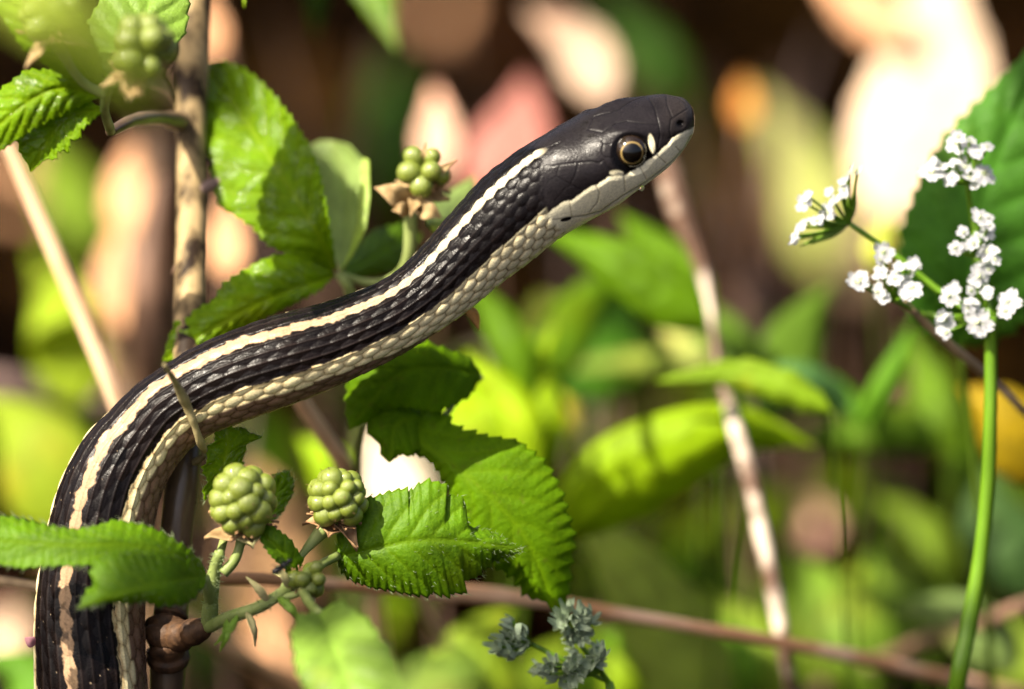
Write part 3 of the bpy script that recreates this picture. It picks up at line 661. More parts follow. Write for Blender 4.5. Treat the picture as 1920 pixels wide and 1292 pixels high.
# small leaflets behind the fruit
leaf('leaf', [(420, 928, 1.203), (415, 890, 1.201), (425, 840, 1.200), (424, 790, 1.199)],
     [(398, 915), (384, 940), (380, 918), (390, 905), (377, 876), (388, 870), (388, 838), (404, 828), (402, 808), (414, 800)],
     [(440, 910), (456, 880), (455, 858), (462, 842), (460, 832), (492, 819), (470, 812), (452, 800), (438, 804)], ML_wet, A, dl=-14, dr=16, teeth=16, tooth=4, veins=6, quilt=4, nu=90, hairs=260, seed=6, hairlen=12)
leaf('leaf', [(505, 985, 1.205), (515, 940, 1.205), (528, 886, 1.204)], [(490, 960), (500, 920), (512, 890)], [(530, 960), (549, 925), (550, 900), (540, 884)], ML_front, A, dl=10, dr=10, teeth=12, tooth=4, veins=5, nu=60, hairs=120, seed=7)
leaf('leaf', [(560, 1085, 1.191), (530, 1040, 1.188), (500, 1010, 1.188), (478, 985, 1.19)], [(540, 1075), (505, 1040), (485, 1010)], [(570, 1050), (545, 1010), (510, 985)], ML_front, A, dl=-8, dr=12, teeth=10, tooth=4, veins=5, nu=50, seed=8)
# soft leaf low in front
leaf('leaf', [(598, 1148, 1.173), (620, 1200, 1.158), (655, 1290, 1.146), (690, 1420, 1.142)],
     [(640, 1125), (690, 1160), (735, 1220), (760, 1300), (750, 1390)], [(560, 1150), (545, 1190), (555, 1260), (590, 1330), (640, 1400)], ML_soft, A, dl=20, dr=30, teeth=14, tooth=7, veins=7, quilt=8, seed=9)
# fruit
berry(456, 940, 1.188, 65, [(452, 1015, 1.191, 9), (440, 1050, 1.191, 10), (418, 1075, 1.191, 11)], A, 21, 32, .345, (-.03, -.25, 1))
berry(634, 934, 1.194, 54, [(600, 1000, 1.196, 7), (560, 1050, 1.193, 8), (530, 1110, 1.188, 9)], A, 22, 27, .37, (.15, -.2, 1), M_stamen)
berry(575, 1082, 1.187, 36, [(560, 1112, 1.187, 7), (530, 1122, 1.187, 8)], A, 23, 12, .46, (.5, -.4, .8), M_sepalp, 4, .45)
# upper fruit, hanging in front at the left
tube('petiole', [(208, 246, 1.199, 9), (196, 205, 1.186, 9), (205, 160, 1.176, 9), (232, 140, 1.170, 8)], M_petiole, A, 16, 8, .1, 5)
berry(265, 92, 1.163, 62, [(236, 135, 1.168, 8), (214, 160, 1.173, 9)], A, 24, 20, .40, (.15, -.2, 1), M_sepal, 5, .45)
berry(92, 20, 1.166, 58, [(110, 90, 1.172, 8), (150, 150, 1.178, 9), (200, 180, 1.18, 9)], A, 25, 18, .40, (-.1, -.2, 1), M_sepal, 5, .4)
leaf('leaf', [(196, 205, 1.186), (140, 215, 1.187), (95, 255, 1.188), (58, 322, 1.189)], [(170, 230), (152, 245), (150, 262), (132, 262), (130, 285), (112, 282), (104, 300), (86, 298)],
     [(150, 180), (95, 190), (50, 215), (32, 262), (40, 292), (48, 300)], ML_wet, A, dl=-10, dr=18, teeth=14, tooth=7, veins=8, quilt=7, nu=90, seed=10)
leaf('leaf', [(190, 180, 1.186), (110, 165, 1.184), (40, 200, 1.184), (-50, 280, 1.186)], [(130, 210), (60, 245), (0, 285)], [(130, 130), (50, 130), (-30, 190)], ML_wet, A, dl=10, dr=20, teeth=16, tooth=6, veins=8, quilt=8, seed=11)
leaf('leaf', [(196, 190, 1.184), (140, 110, 1.176), (90, 60, 1.172), (20, -60, 1.172)], [(110, 140), (40, 90), (-20, 0)], [(190, 120), (170, 50), (110, -40)], ML_wet, A, dl=15, dr=25, teeth=16, tooth=6, veins=8, quilt=8, seed=12)
leaf('leaf', [(215, 160, 1.176), (245, 90, 1.186), (275, 20, 1.192), (300, -90, 1.196)], [(170, 120), (165, 40), (220, -60)], [(300, 130), (350, 60), (360, -30)], ML_soft, A, dl=15, dr=15, teeth=14, tooth=6, veins=8, quilt=8, seed=13)
# dry tendril lying over the snake's back
tube('tendril', [(308, 684, 1.172, 3), (326, 712, 1.182, 7), (340, 738, 1.187, 9), (352, 765, 1.1895, 9), (364, 795, 1.191, 8), (376, 830, 1.194, 7), (384, 852, 1.202, 7), (356, 872, 1.206, 7)], M_olive, A, 40, 10, .2, 6)

# --- shoot behind the snake with three wet leaflets and a young fruit
g2 = dz(1700, 0)
B = thing('bramble_shoot', 'bramble shoot with wet sunlit leaflets and a nearly bare fruit, behind the snake', 'bramble', P(640, 1700, g2))
tube('stem', [(634, 512, 1.225, 9), (660, 560, 1.228, 11), (672, 700, 1.25, 12), (668, 1000, 1.30, 13), (645, 1400, 1.37, 14), (640, 1700, g2, 15)], M_petiole, B, 40, 10, .05)
leaf('leaf', [(630, 508, 1.224), (590, 430, 1.218), (535, 340, 1.220), (470, 240, 1.226), (382, 118, 1.236)],
     [(600, 500), (540, 478), (500, 458), (470, 425), (440, 405), (412, 388), (400, 350), (388, 300), (376, 230), (372, 160)],
     [(627, 480), (620, 430), (612, 380), (598, 318), (580, 272), (553, 228), (520, 184), (486, 148), (455, 126), (415, 112)], ML_wet, B, dl=14, dr=-22, teeth=26, tooth=6, veins=9, quilt=11, nu=140, seed=14)
leaf('leaf', [(636, 508, 1.226), (655, 430, 1.236), (650, 350, 1.240), (622, 264, 1.242)], [(622, 470), (600, 400), (580, 330), (576, 275), (600, 264)], [(655, 480), (672, 430), (678, 370), (680, 300), (655, 272)], ML_under, B, dl=15, dr=-30, veins=6, quilt=4, nu=70, seed=15)
leaf('leaf', [(637, 510, 1.225), (672, 440, 1.224), (684, 370, 1.225), (684, 296, 1.227)], [(655, 470), (668, 420), (675, 360), (674, 300)], [(662, 478), (686, 430), (694, 370), (692, 300)], leaf_mat((.26, .36, .06), .4), B, dl=8, dr=-10, veins=6, quilt=2, nu=50, seed=16)
leaf('leaf', [(628, 516, 1.224), (570, 535, 1.219), (480, 570, 1.215), (400, 615, 1.214), (306, 676, 1.216)],
     [(600, 545), (540, 575), (470, 610), (420, 640), (360, 670)], [(600, 488), (560, 474), (515, 478), (478, 494), (445, 512), (420, 528), (402, 562), (360, 585), (328, 604), (314, 640)], ML_wet, B, dl=10, dr=20, teeth=20, tooth=6, veins=9, quilt=9, nu=110, seed=17)
leaf('leaf', [(642, 512, 1.226), (690, 490, 1.232), (740, 460, 1.238), (790, 440, 1.244)], [(660, 470), (700, 430), (750, 420)], [(680, 520), (730, 510), (770, 480)], leaf_mat(GREEN), B, dl=15, dr=15, teeth=10, tooth=5, veins=6, quilt=6, seed=18)
tube('petiole', [(640, 516, 1.226, 8), (690, 530, 1.228, 8), (740, 520, 1.226, 9), (766, 480, 1.222, 12), (770, 400, 1.219, 14)], M_petiole, B, 24, 10)
berry(795, 322, 1.217, 46, [(775, 390, 1.219, 12)], B, 26, 9, .44, (.1, -.25, 1), M_sepal, 6, .3)
for k, (bx, by, tx, ty, w_) in enumerate(((772, 385, 702, 352, 22), (780, 395, 828, 408, 18), (770, 400, 735, 395, 14), (800, 350, 855, 300, 10), (790, 330, 800, 268, 8))):
    sleaf('bract', [(bx, by, 1.219), ((bx + tx) / 2, (by + ty) / 2 - 6, 1.215), (tx, ty, 1.216)], w_, w_, M_sepal, B, nu=18, nv=6, veins=3, quilt=3, seed=k + 60)
sleaf('leaf', [(800, 420, 1.222), (850, 400, 1.236), (890, 330, 1.248)], 40, 40, ML_under, B, nu=30, veins=5, quilt=4, seed=66, dl=10, dr=10)

# --- shoot with the large shaded leaf, behind the fruit
g3 = dz(1800, 0)
Cc = thing('bramble_shoot', 'bramble shoot with one large dark green toothed leaf hanging below the snake', 'bramble', P(760, 1800, g3))
tube('stem', [(700, 772, 1.222, 8), (680, 800, 1.232, 9), (672, 900, 1.25, 11), (700, 1200, 1.31, 12), (740, 1500, 1.37, 13), (760, 1800, g3, 14)], M_petiole, Cc, 40, 10)
leaf('leaf', [(700, 772, 1.222), (790, 830, 1.213), (890, 905, 1.208), (985, 1010, 1.208), (1044, 1156, 1.211)],
     [(760, 762), (820, 760), (858, 800), (920, 817), (970, 825), (1022, 862), (1047, 905), (1064, 952), (1080, 1015), (1073, 1060), (1066, 1110), (1060, 1138)],
     [(720, 810), (770, 850), (806, 865), (832, 905), (860, 960), (885, 1020), (925, 1062), (960, 1082), (985, 1118), (1024, 1128)], ML_shade, Cc, dl=26, dr=26, teeth=26, tooth=11, veins=8, quilt=5, nu=150, nv=20, seed=20)
leaf('leaf', [(810, 790, 1.217), (775, 785, 1.214), (740, 800, 1.212), (730, 868, 1.212)], [(790, 840), (768, 858), (752, 852)], [(760, 755), (715, 760), (688, 790), (692, 815), (710, 830), (716, 855)], ML_shade, Cc, dl=10, dr=14, teeth=10, tooth=6, veins=6, quilt=5, seed=21)
leaf('leaf', [(905, 705, 1.222), (830, 690, 1.214), (740, 705, 1.211), (655, 806, 1.212)], [(880, 745), (820, 775), (760, 765), (720, 770), (690, 790)], [(880, 670), (800, 640), (720, 650), (655, 700), (645, 760), (650, 790)], ML_shade, Cc, dl=16, dr=26, teeth=16, tooth=8, veins=8, quilt=5, seed=22)
tube('petiole', [(700, 772, 1.222, 6), (760, 770, 1.222, 6), (830, 780, 1.22, 6), (860, 740, 1.222, 6), (905, 705, 1.222, 5)], M_petiole, Cc, 24, 8)

# ------------------------------------------------------------------ white umbel plant on the right
def make_floret(name, rad=1.0, nlobe=5, cup=.25, seed=0):
    g = np.random.default_rng(seed); V, F, mi = [], [], []
    for k in range(nlobe):
        an = k * 2 * math.pi / nlobe + g.uniform(-.12, .12); sz = g.uniform(.8, 1.15)
        n, m_ = 7, 7; b = len(V); cu = cup * g.uniform(.4, 1.6)
        for i in range(n):
            t = i / (n - 1)
            for j in range(m_):
                v = (j / (m_ - 1) * 2 - 1); wd = .36 * math.sin(math.pi * min(1, .12 + t * .78)) ** .7
                notch = 1 - .40 * math.exp(-(v / .35) ** 2) * t ** 2 - .12 * abs(v) ** 3 * t
                r_ = (.14 + .86 * t * notch) * sz; y = wd * v * sz * (1 + .1 * t)
                z = cu * t * t - .04 * (1 - v * v) * math.sin(math.pi * t) - .05 * math.exp(-(v / .2) ** 2) * t
                V.append((rad * (r_ * math.cos(an) - y * math.sin(an)), rad * (r_ * math.sin(an) + y * math.cos(an)), rad * z))
        F += (grid_faces(n, m_) + b).tolist(); mi += [0] * ((n - 1) * (m_ - 1))
    for k in range(6):                                   # centre: stylopod and anthers
        c = np.array([.10 * math.cos(k), .10 * math.sin(k), .05]) if k < 1 else np.array([.26 * math.cos(k * 1.256), .26 * math.sin(k * 1.256), .16])
        rr = .16 if k < 1 else .055; b = len(V); n = 5
        for i in range(n):
            th = math.pi * i / (n - 1)
            for j in range(6):
                p = 2 * math.pi * j / 6; V.append(tuple(rad * (c + rr * np.array([math.sin(th) * math.cos(p), math.sin(th) * math.sin(p), math.cos(th)]))))
        f = grid_faces(n, 6, True) + b; F += f.tolist(); mi += [1] * len(f)
    me = mesh_from(name, V, F); me.materials.append(M_petal); me.materials.append(M_pcentre)
    me.polygons.foreach_set('material_index', np.array(mi[:len(me.polygons)], np.int32)); return me
FLOR = [make_floret('floret', 1, 5, .05, 1), make_floret('floret', 1, 5, .18, 2), make_floret('floret', 1, 5, -.05, 3)]
BUDF = make_floret('floret', 1, 5, 1.1, 4)
ZF = lambda zx, zy: (1440 + zx / 2.808, 220 + zy / 2.808)
ud = 1.213; gfl = dz(2300, 0)
U = thing('white_umbel_plant', 'tall green stem carrying clusters of tiny white flowers', 'wildflower', P(1730, 2300, gfl))
tube('stem', [(1858, 592, ud + .001, 11), (1858, 660, ud + .003, 12), (1857, 780, ud + .004, 13), (1853, 900, ud + .006, 14), (1838, 1050, ud + .008, 15), (1815, 1180, ud + .009, 16), (1792, 1310, ud + .010, 16), (1755, 1700, ud + .04, 17), (1730, 2300, gfl, 18)], M_gstem, U, 90, 16, .06, 21)
umb = [
    ((430, 560), (0.55, -.55, .6), [(430, 290, 34), (475, 280, 16), (195, 450, 36), (322, 395, 22), (400, 385, 28), (310, 505, 32), (145, 625, 34), (180, 575, 22), (255, 545, 30), (350, 450, 30)], (-.75, -.25, .62)),
    ((660, 960), (0, -.6, .8), [(605, 712, 38), (465, 865, 44), (580, 920, 34), (750, 900, 44), (770, 775, 30), (595, 812, 24), (690, 785, 20), (665, 850, 26), (720, 870, 24)], (-.1, -.75, .65)),
    ((1050, 350), (0, -.6, .8), [(990, 135, 40), (1075, 130, 18), (1155, 155, 26), (1095, 185, 28), (855, 290, 40), (905, 258, 26), (965, 325, 32), (1135, 295, 46), (1040, 262, 28), (978, 240, 20), (1060, 320, 26)], (-.1, -.6, .8)),
    ((1080, 730), (0, -.6, .8), [(1115, 530, 34), (1028, 602, 24), (1150, 608, 28), (985, 688, 28), (1080, 662, 24), (1150, 705, 36), (1190, 700, 20), (1128, 760, 32)], (.1, -.7, .7)),
    ((1140, 1030), (0, -.6, .8), [(1115, 835, 40), (955, 945, 40), (925, 1070, 38), (1110, 1085, 46), (1265, 975, 48), (1155, 915, 26), (1068, 912, 22), (1085, 985, 30), (1050, 1000, 22), (935, 1135, 24)], (0, -.8, .6))]
hub = P(1858, 600, ud + .001)
for k, (cz, _, fl, nor) in enumerate(umb):
    g = np.random.default_rng(90 + k); cx, cy = ZF(*cz); c = P(cx, cy, ud + .003)
    V = np.zeros((0, 3)); F = np.zeros((0, 4), int)
    def addt(pts, r_, n=12):
        global V, F
        a, b = tube_geo(cspline(np.array([tuple(q) for q in pts]), n), r_, 7); F = np.vstack([F, b + len(V)]); V = np.vstack([V, a])
    mids = {0: [P(1680, 480, ud + .006), P(1780, 560, ud + .006)], 1: [P(1740, 590, ud + .008)], 2: [P(1818, 380, ud + .006), P(1835, 480, ud + .006)], 3: [P(1842, 520, ud + .005)], 4: [P(1855, 594, ud + .002)]}[k]
    addt([c] + mids + [hub], np.interp(np.linspace(0, 1, 12), [0, 1], [5 * S0, 8 * S0]))
    spots = []
    fl = fl + [(a + g.uniform(-45, 45), b + g.uniform(-45, 45), r0 * .62) for a, b, r0 in fl]
    for zx, zy, rz in fl:
        fx, fy = ZF(zx, zy); p = P(fx, fy, ud - .001 + g.uniform(-.0015, .0015)); addt([c, c.lerp(p, .55) + Vector((0, .0004, -.0005)), p], 2.6 * S0, 7); spots.append((p, rz / 2.808 * S0 * 1.9))
    part = link('umbellet', quads_to_mesh('umbellet', V, F), M_gstem, U)
    for p, r_ in spots:
        nv_ = (Vector(nor) + Vector(g.normal(0, .28, 3))).normalized()
        M = Matrix.Translation(p) @ nv_.to_track_quat('Z', 'Y').to_matrix().to_4x4() @ Matrix.Rotation(g.uniform(0, 6), 4, 'Z') @ Matrix.Scale(r_, 4)
        place_copy('floret', FLOR[int(g.integers(0, 3))], M, part)
# green bracts under the tilted cluster
for (a, b, w_) in (((1592, 412), (1500, 462), 9), ((1592, 414), (1606, 352), 8), ((1590, 420), (1520, 458), 7)):
    sleaf('bract', [(*a, ud + .003), ((a[0] + b[0]) / 2, (a[1] + b[1]) / 2 + 2, ud + .003), (*b, ud + .002)], w_, w_, ML_soft, U, nu=16, nv=5, veins=2, quilt=1)

# ------------------------------------------------------------------ grey-green bud umbel at the bottom
ZB = lambda zx, zy: (880 + zx / 5.333, 1080 + zy / 5.333)
bd = 1.208; gb = dz(2100, 0)
UB = thing('budding_umbel_plant', 'small umbel of grey green unopened buds low among the leaves', 'wildflower', P(1160, 2100, gb))
tube('stem', [(*ZB(1400, 1060), bd + .004, 8), (1150, 1330, bd + .006, 9), (1160, 1600, bd + .04, 10), (1160, 2100, gb, 11)], M_gstem, UB, 30, 10)
for k, (cz, fl, nor) in enumerate((
    ((630, 690), [(430, 450), (500, 480), (380, 540), (450, 560), (340, 615), (545, 600), (420, 640), (510, 650), (370, 710), (460, 720), (300, 715), (320, 800), (470, 800), (545, 720), (560, 660), (400, 770)], (-.8, -.4, .3)),
    ((1110, 690), [(985, 350), (940, 410), (1030, 400), (1100, 400), (1180, 400), (1220, 460), (940, 490), (1000, 520), (1080, 470), (1140, 520), (1190, 540), (1050, 580), (1120, 600), (1000, 620), (1060, 660)], (-.1, -.7, .7)),
    ((1330, 960), [(730, 890), (720, 970), (800, 900), (790, 980), (870, 930), (880, 1010), (950, 960), (950, 1060), (1030, 930), (1050, 830), (1090, 790), (1030, 1000), (1110, 880), (1130, 960), (1180, 920), (1230, 850), (1280, 720), (1260, 780), (1320, 800), (1330, 860), (1280, 880), (850, 870), (1070, 890)], (-.3, -.7, .6)))):
    g = np.random.default_rng(190 + k); cx, cy = ZB(*cz); c = P(cx, cy, bd + .003)
    V = np.zeros((0, 3)); F = np.zeros((0, 4), int)
    addt([c, c.lerp(P(*ZB(1400, 1060), bd + .004), .5), P(*ZB(1400, 1060), bd + .004)], 4.5 * S0)
    spots = []
    for zx, zy in fl:
        p = P(*ZB(zx, zy), bd + g.uniform(-.0022, .0012)); addt([c, c.lerp(p, .5), p], 2.6 * S0, 5); spots.append(p)
    part = link('umbellet', quads_to_mesh('umbellet', V, F), M_gstem, UB)
    for p in spots:
        nv_ = (Vector(nor) + Vector(g.normal(0, .55, 3))).normalized(); r_ = g.uniform(13, 19) * S0
        M = Matrix.Translation(p) @ nv_.to_track_quat('Z', 'Y').to_matrix().to_4x4() @ Matrix.Rotation(g.uniform(0, 6), 4, 'Z') @ Matrix.Scale(r_, 4)
        o = place_copy('floret_bud', BUDF, M, part)
        o.material_slots[0].link = 'OBJECT'; o.material_slots[0].material = M_bud; o.material_slots[1].link = 'OBJECT'; o.material_slots[1].material = M_bud

# ------------------------------------------------------------------ stalks, stems and twigs
def stalk(name, label, cat, pts, mat, n=50, wob=.05, seed=1, group=None, sides=10):
    return tag(tube(name, pts, mat, None, n, sides, wob, seed), label, cat, group)
def to_ground(px, py, r_, dx=0): return (px + dx, py, dz(py, -.004), r_)
stalk('dry_stalk', 'thick straight tan stalk slanting down to the bend of the snake', 'stalk', [(-60, 90, 1.245, 15), (20, 280, 1.248, 16), (110, 490, 1.250, 17), (215, 745, 1.252, 17), (262, 900, 1.262, 17), (300, 1200, 1.31, 17), to_ground(310, 1700, 17)], M_tan, 60, .04, 1)
stalk('dry_stalk', 'short tan stalk slanting down from under the middle of the snake', 'stalk', [(505, 640, 1.228, 15), (560, 745, 1.236, 16), (610, 820, 1.242, 16), (655, 900, 1.25, 16), (700, 1100, 1.29, 16), to_ground(740, 1650, 16)], M_tan, 50, .04, 2)
stalk('dry_stalk', 'long reddish tan stem running level below the large dark leaf', 'stem', [(350, 1085, 1.2085, 12), (480, 1085, 1.222, 13), (590, 1093, 1.232, 12), (740, 1103, 1.238, 15), (870, 1113, 1.242, 18), (1000, 1124, 1.244, 15), (1100, 1141, 1.246, 14), (1300, 1175, 1.25, 12), (1450, 1202, 1.256, 11), (1640, 1240, 1.27, 14), (1900, 1300, 1.30, 13), (2500, 1450, 1.40, 12), to_ground(2800, 1560, 10)], M_redtan, 90, .10, 3)
stalk('grass_stalk', 'mottled whitish dry grass stem curving down behind the snake\'s chin', 'stem', [(1225, 240, 1.285, 15), (1255, 330, 1.284, 24), (1278, 410, 1.284, 24), (1308, 480, 1.284, 14), (1330, 570, 1.282, 7), (1348, 690, 1.278, 11), (1375, 790, 1.274, 14), (1405, 890, 1.272, 16), (1432, 1020, 1.270, 14), (1455, 1130, 1.270, 14), (1485, 1300, 1.276, 14), (1530, 1500, 1.33, 20), to_ground(1560, 1720, 20)], M_mottle, 110, .2, 4)
stalk('twig', 'brown twig slanting up to the right across the green flower stem', 'twig', [(1380, 1330, 1.36, 11), (1530, 1290, 1.35, 12), (1640, 1245, 1.335, 13), (1740, 1200, 1.315, 15), (1830, 1170, 1.30, 14), (1930, 1130, 1.29, 12), (2100, 1060, 1.28, 9)], M_brown, 50, .15, 5)
stalk('dry_stalk', 'thin dry stem crossing the flower stem beneath the white clusters', 'stem', [(1696, 568, 1.219, 7), (1740, 610, 1.222, 8), (1800, 662, 1.226, 9), (1860, 712, 1.232, 9), (1930, 782, 1.236, 8), (2060, 930, 1.26, 8), to_ground(2260, 1650, 8)], M_dry, 44, .12, 6)
stalk('dry_stalk', 'thin brown stem passing behind the snake under the long green leaf', 'stem', [(-260, 1040, 1.23, 9), (-60, 1080, 1.222, 10), (40, 1096, 1.219, 10), (110, 1110, 1.218, 9), (200, 1135, 1.223, 8), (300, 1400, 1.30, 7), to_ground(330, 1600, 7)], M_dry, 40, .06, 7)
stalk('twig', 'blurred purplish twig lying level at the left of the snake', 'twig', [to_ground(-700, 760, 26), (-300, 715, 1.50, 26), (0, 725, 1.42, 24), (110, 738, 1.40, 23), (200, 752, 1.385, 20), (330, 780, 1.38, 14), (480, 1000, 1.42, 12), to_ground(560, 1280, 10)], M_purple, 50, .12, 8)
stalk('dry_stalk', 'blurred tan stalk slanting under the fruit cluster', 'stalk', [(335, 1150, 1.27, 15), (400, 1200, 1.30, 17), (480, 1240, 1.32, 17), (570, 1300, 1.34, 16), to_ground(700, 1450, 14)], M_tan, 30, .05, 9)
stalk('dry_stalk', 'thin blurred tan stalk near the foot of the soft pale leaf', 'stalk', [(770, 1080, 1.26, 8), (800, 1150, 1.29, 9), (840, 1230, 1.31, 10), (890, 1330, 1.34, 9), to_ground(930, 1500, 9)], M_tan, 30, .05, 10)
stalk('dry_stalk', 'broad pinkish tan dead stalk standing between the slanting stalk and the cane', 'stalk', [(275, 250, 1.50, 18), (268, 330, 1.50, 34), (262, 450, 1.50, 42), (268, 600, 1.50, 46), (280, 760, 1.50, 48), (300, 1000, 1.53, 48), to_ground(310, 1200, 46)], M_tan, 40, .12, 11)
stalk('dead_stalk', 'shaded brown stem standing behind the cane', 'stem', [(300, 330, 1.36, 12), (285, 430, 1.36, 26), (275, 560, 1.36, 36), (280, 680, 1.37, 42), (300, 900, 1.40, 44), to_ground(320, 1480, 40)], M_brown, 40, .1, 12)

# ------------------------------------------------------------------ background weeds
M_wstem = solid_mat('weed_stem', (.035, .065, .004), (.07, .12, .008), .6, .1, 200)
def weed(label, col, blades, stem_r=4, trans=.42, rough=.5, spec=.12, stem_to=None, name='weed_plant', group=None, lit=None):
    """blades: (midrib points with depth, wl, wr, teeth); the stem goes from the first blade's base to the ground."""
    blades = [([(a, b, 1.2 + (c - 1.2) * (.62 if c < 1.5 else 1)) for a, b, c in bl[0]], *bl[1:]) for bl in blades]
    b0 = blades[0][0][0]; sx, sy = stem_to or (b0[0], 1500)
    if dz(sy, 0) < b0[2]: sy = 646 + (646 - 646)
    # row at which this depth plane meets the ground
    t = ((0 - CAM.z) / b0[2] - fwd.z) / upv.z; gy = TH / 2 - t * FD / S0
    o = thing(name, label, 'weed', P(sx, gy, b0[2]), group)
    mat = leaf_mat(col, trans, rough, spec)
    for i, (mid, wl, wr, *k) in enumerate(blades):
        sleaf('leaf', mid, wl, wr, mat, o, dl=k[1] if len(k) > 1 else 20, dr=k[2] if len(k) > 2 else 20, teeth=k[0] if k else 0, tooth=8, veins=7, quilt=8, nu=44, nv=8, seed=int(mid[0][0]) % 97 + i)
        bx, by, bd_ = mid[0]
        if (lit if lit is not None else col[0] > .072):
            for q in mid[1:]: LIT.append((P(*q), max(wl, wr) * .8 * S0 * q[2] / FD))
        rs = random.Random(int(bx * 7 + by)); tube('stem', [(bx, by, bd_, stem_r * .6), ((bx * 2 + sx) / 3 + rs.uniform(-40, 40), by + (gy - by) * .35, (bd_ * 2 + b0[2]) / 3 + .01, stem_r * .8), (sx + rs.uniform(-60, 60), by + (gy - by) * .7, b0[2] + .008, stem_r * .9), (sx, gy + 10, b0[2], stem_r)], M_wstem, o, 20, 7)
    return o
G1 = thing('weed_plant', 'large toothed dark green leaf standing behind the white flower clusters', 'weed', P(1850, 2050, dz(2050, 0)))
tube('stem', [(1800, 650, 1.250, 5), (1830, 900, 1.262, 7), (1862, 1400, 1.27, 8), (1850, 2050, dz(2050, 0), 9)], M_wstem, G1, 30, 8)
leaf('leaf', [(1800, 650, 1.250), (1815, 500, 1.243), (1860, 320, 1.242), (1920, 180, 1.244), (2010, 20, 1.250)],
     [(1740, 630), (1700, 590), (1682, 520), (1688, 430), (1722, 335), (1760, 268), (1800, 222), (1838, 182), (1872, 148), (1905, 118), (1950, 70)],
     [(1860, 650), (1930, 600), (1985, 500), (2030, 380), (2060, 240), (2050, 120)], leaf_mat((.05, .155, .012), .40, .5, .15), G1, dl=20, dr=25, teeth=22, tooth=13, veins=8, quilt=11, nu=110, nv=16, seed=77)
weed('mid green leaf pointing left under the snake\'s chin', GREEN, [([(1345, 610, 1.34), (1240, 545, 1.34), (1130, 480, 1.345), (1010, 430, 1.36)], 62, 58), ([(1330, 600, 1.36), (1240, 480, 1.38), (1160, 400, 1.40)], 55, 50)])
weed('long arched bright green leaf in full sun beside the mottled grass stem', BRIGHT, [([(1050, 1010, 1.335), (1120, 925, 1.325), (1240, 855, 1.32), (1380, 805, 1.32), (1530, 835, 1.33)], 82, 88, 0, 30, 60)], 7, .45)
weed('wide pale green blade below the arched bright leaf', (.17, .23, .03), [([(1330, 1400, 1.36), (1270, 1230, 1.36), (1190, 1090, 1.365), (1060, 930, 1.38)], 85, 95, 10)])
weed('bright yellow green leaf standing right behind the middle of the snake', BRIGHT, [([(940, 870, 1.40), (955, 780, 1.40), (985, 700, 1.405), (1020, 620, 1.42)], 66, 44), ([(920, 860, 1.41), (900, 800, 1.41), (880, 740, 1.42), (890, 660, 1.43)], 70, 50)])
weed('small bright green leaf low behind the tan stalk', BRIGHT, [([(650, 960, 1.38), (620, 890, 1.38), (590, 850, 1.385), (560, 820, 1.39)], 40, 55)])
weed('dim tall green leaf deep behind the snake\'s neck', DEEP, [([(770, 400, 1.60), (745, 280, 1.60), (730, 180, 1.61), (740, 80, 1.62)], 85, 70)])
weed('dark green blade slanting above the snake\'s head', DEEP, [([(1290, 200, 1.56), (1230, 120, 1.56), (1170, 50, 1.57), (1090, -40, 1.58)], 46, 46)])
weed('pale yellow green leaf left of the slanting stalk', (.26, .36, .02), [([(150, 760, 1.48), (130, 660, 1.48), (110, 560, 1.485), (70, 470, 1.50)], 75, 80)])
weed('broad olive green leaf left of the snake\'s bend', (.19, .26, .012), [([(130, 1010, 1.44), (90, 900, 1.44), (50, 820, 1.445), (-30, 740, 1.46)], 90, 110)])
weed('olive leaf beside the upper slanting stalk', (.12, .19, .012), [([(190, 480, 1.52), (150, 400, 1.52), (110, 330, 1.53), (60, 250, 1.54)], 60, 60)])
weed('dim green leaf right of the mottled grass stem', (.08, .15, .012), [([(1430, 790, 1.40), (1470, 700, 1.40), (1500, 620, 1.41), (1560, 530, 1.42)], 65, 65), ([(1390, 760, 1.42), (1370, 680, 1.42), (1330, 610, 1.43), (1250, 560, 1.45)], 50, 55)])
weed('bluish green toothed leaf between grass stem and flower stem', (.07, .16, .045), [([(1420, 730, 1.355), (1490, 720, 1.35), (1560, 735, 1.355), (1600, 780, 1.36)], 42, 50, 8)])
weed('narrow bright green leaf pointing up between the dim leaves at right', (.09, .21, .012), [([(1620, 800, 1.36), (1650, 740, 1.355), (1680, 680, 1.355), (1712, 600, 1.36)], 26, 28), ([(1620, 800, 1.37), (1600, 760, 1.37), (1560, 700, 1.37)], 22, 22)])
weed('dull green leaf lying level below the small pink leaf', (.075, .15, .008), [([(1760, 830, 1.42), (1680, 810, 1.41), (1590, 810, 1.41), (1490, 840, 1.43)], 42, 50)])
weed('yellow and orange leaf half hidden by the flower stem', (.27, .20, .006), [([(1970, 900, 1.36), (1925, 830, 1.355), (1870, 770, 1.355), (1800, 725, 1.36)], 80, 75, 8)], 5)
weed('grey green leaf beside the foot of the flower stem', (.12, .18, .05), [([(1900, 1260, 1.36), (1840, 1190, 1.36), (1780, 1150, 1.37), (1680, 1140, 1.38)], 60, 55)])
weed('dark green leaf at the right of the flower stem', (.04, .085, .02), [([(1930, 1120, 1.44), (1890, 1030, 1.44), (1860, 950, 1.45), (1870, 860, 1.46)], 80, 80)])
weed('broad green leaf below the pink bokeh leaf', (.11, .19, .015), [([(1640, 1290, 1.42), (1590, 1200, 1.42), (1540, 1120, 1.43), (1480, 1030, 1.45)], 90, 90), ([(1700, 1280, 1.44), (1690, 1180, 1.44), (1650, 1090, 1.45), (1640, 1010, 1.47)], 70, 80)])
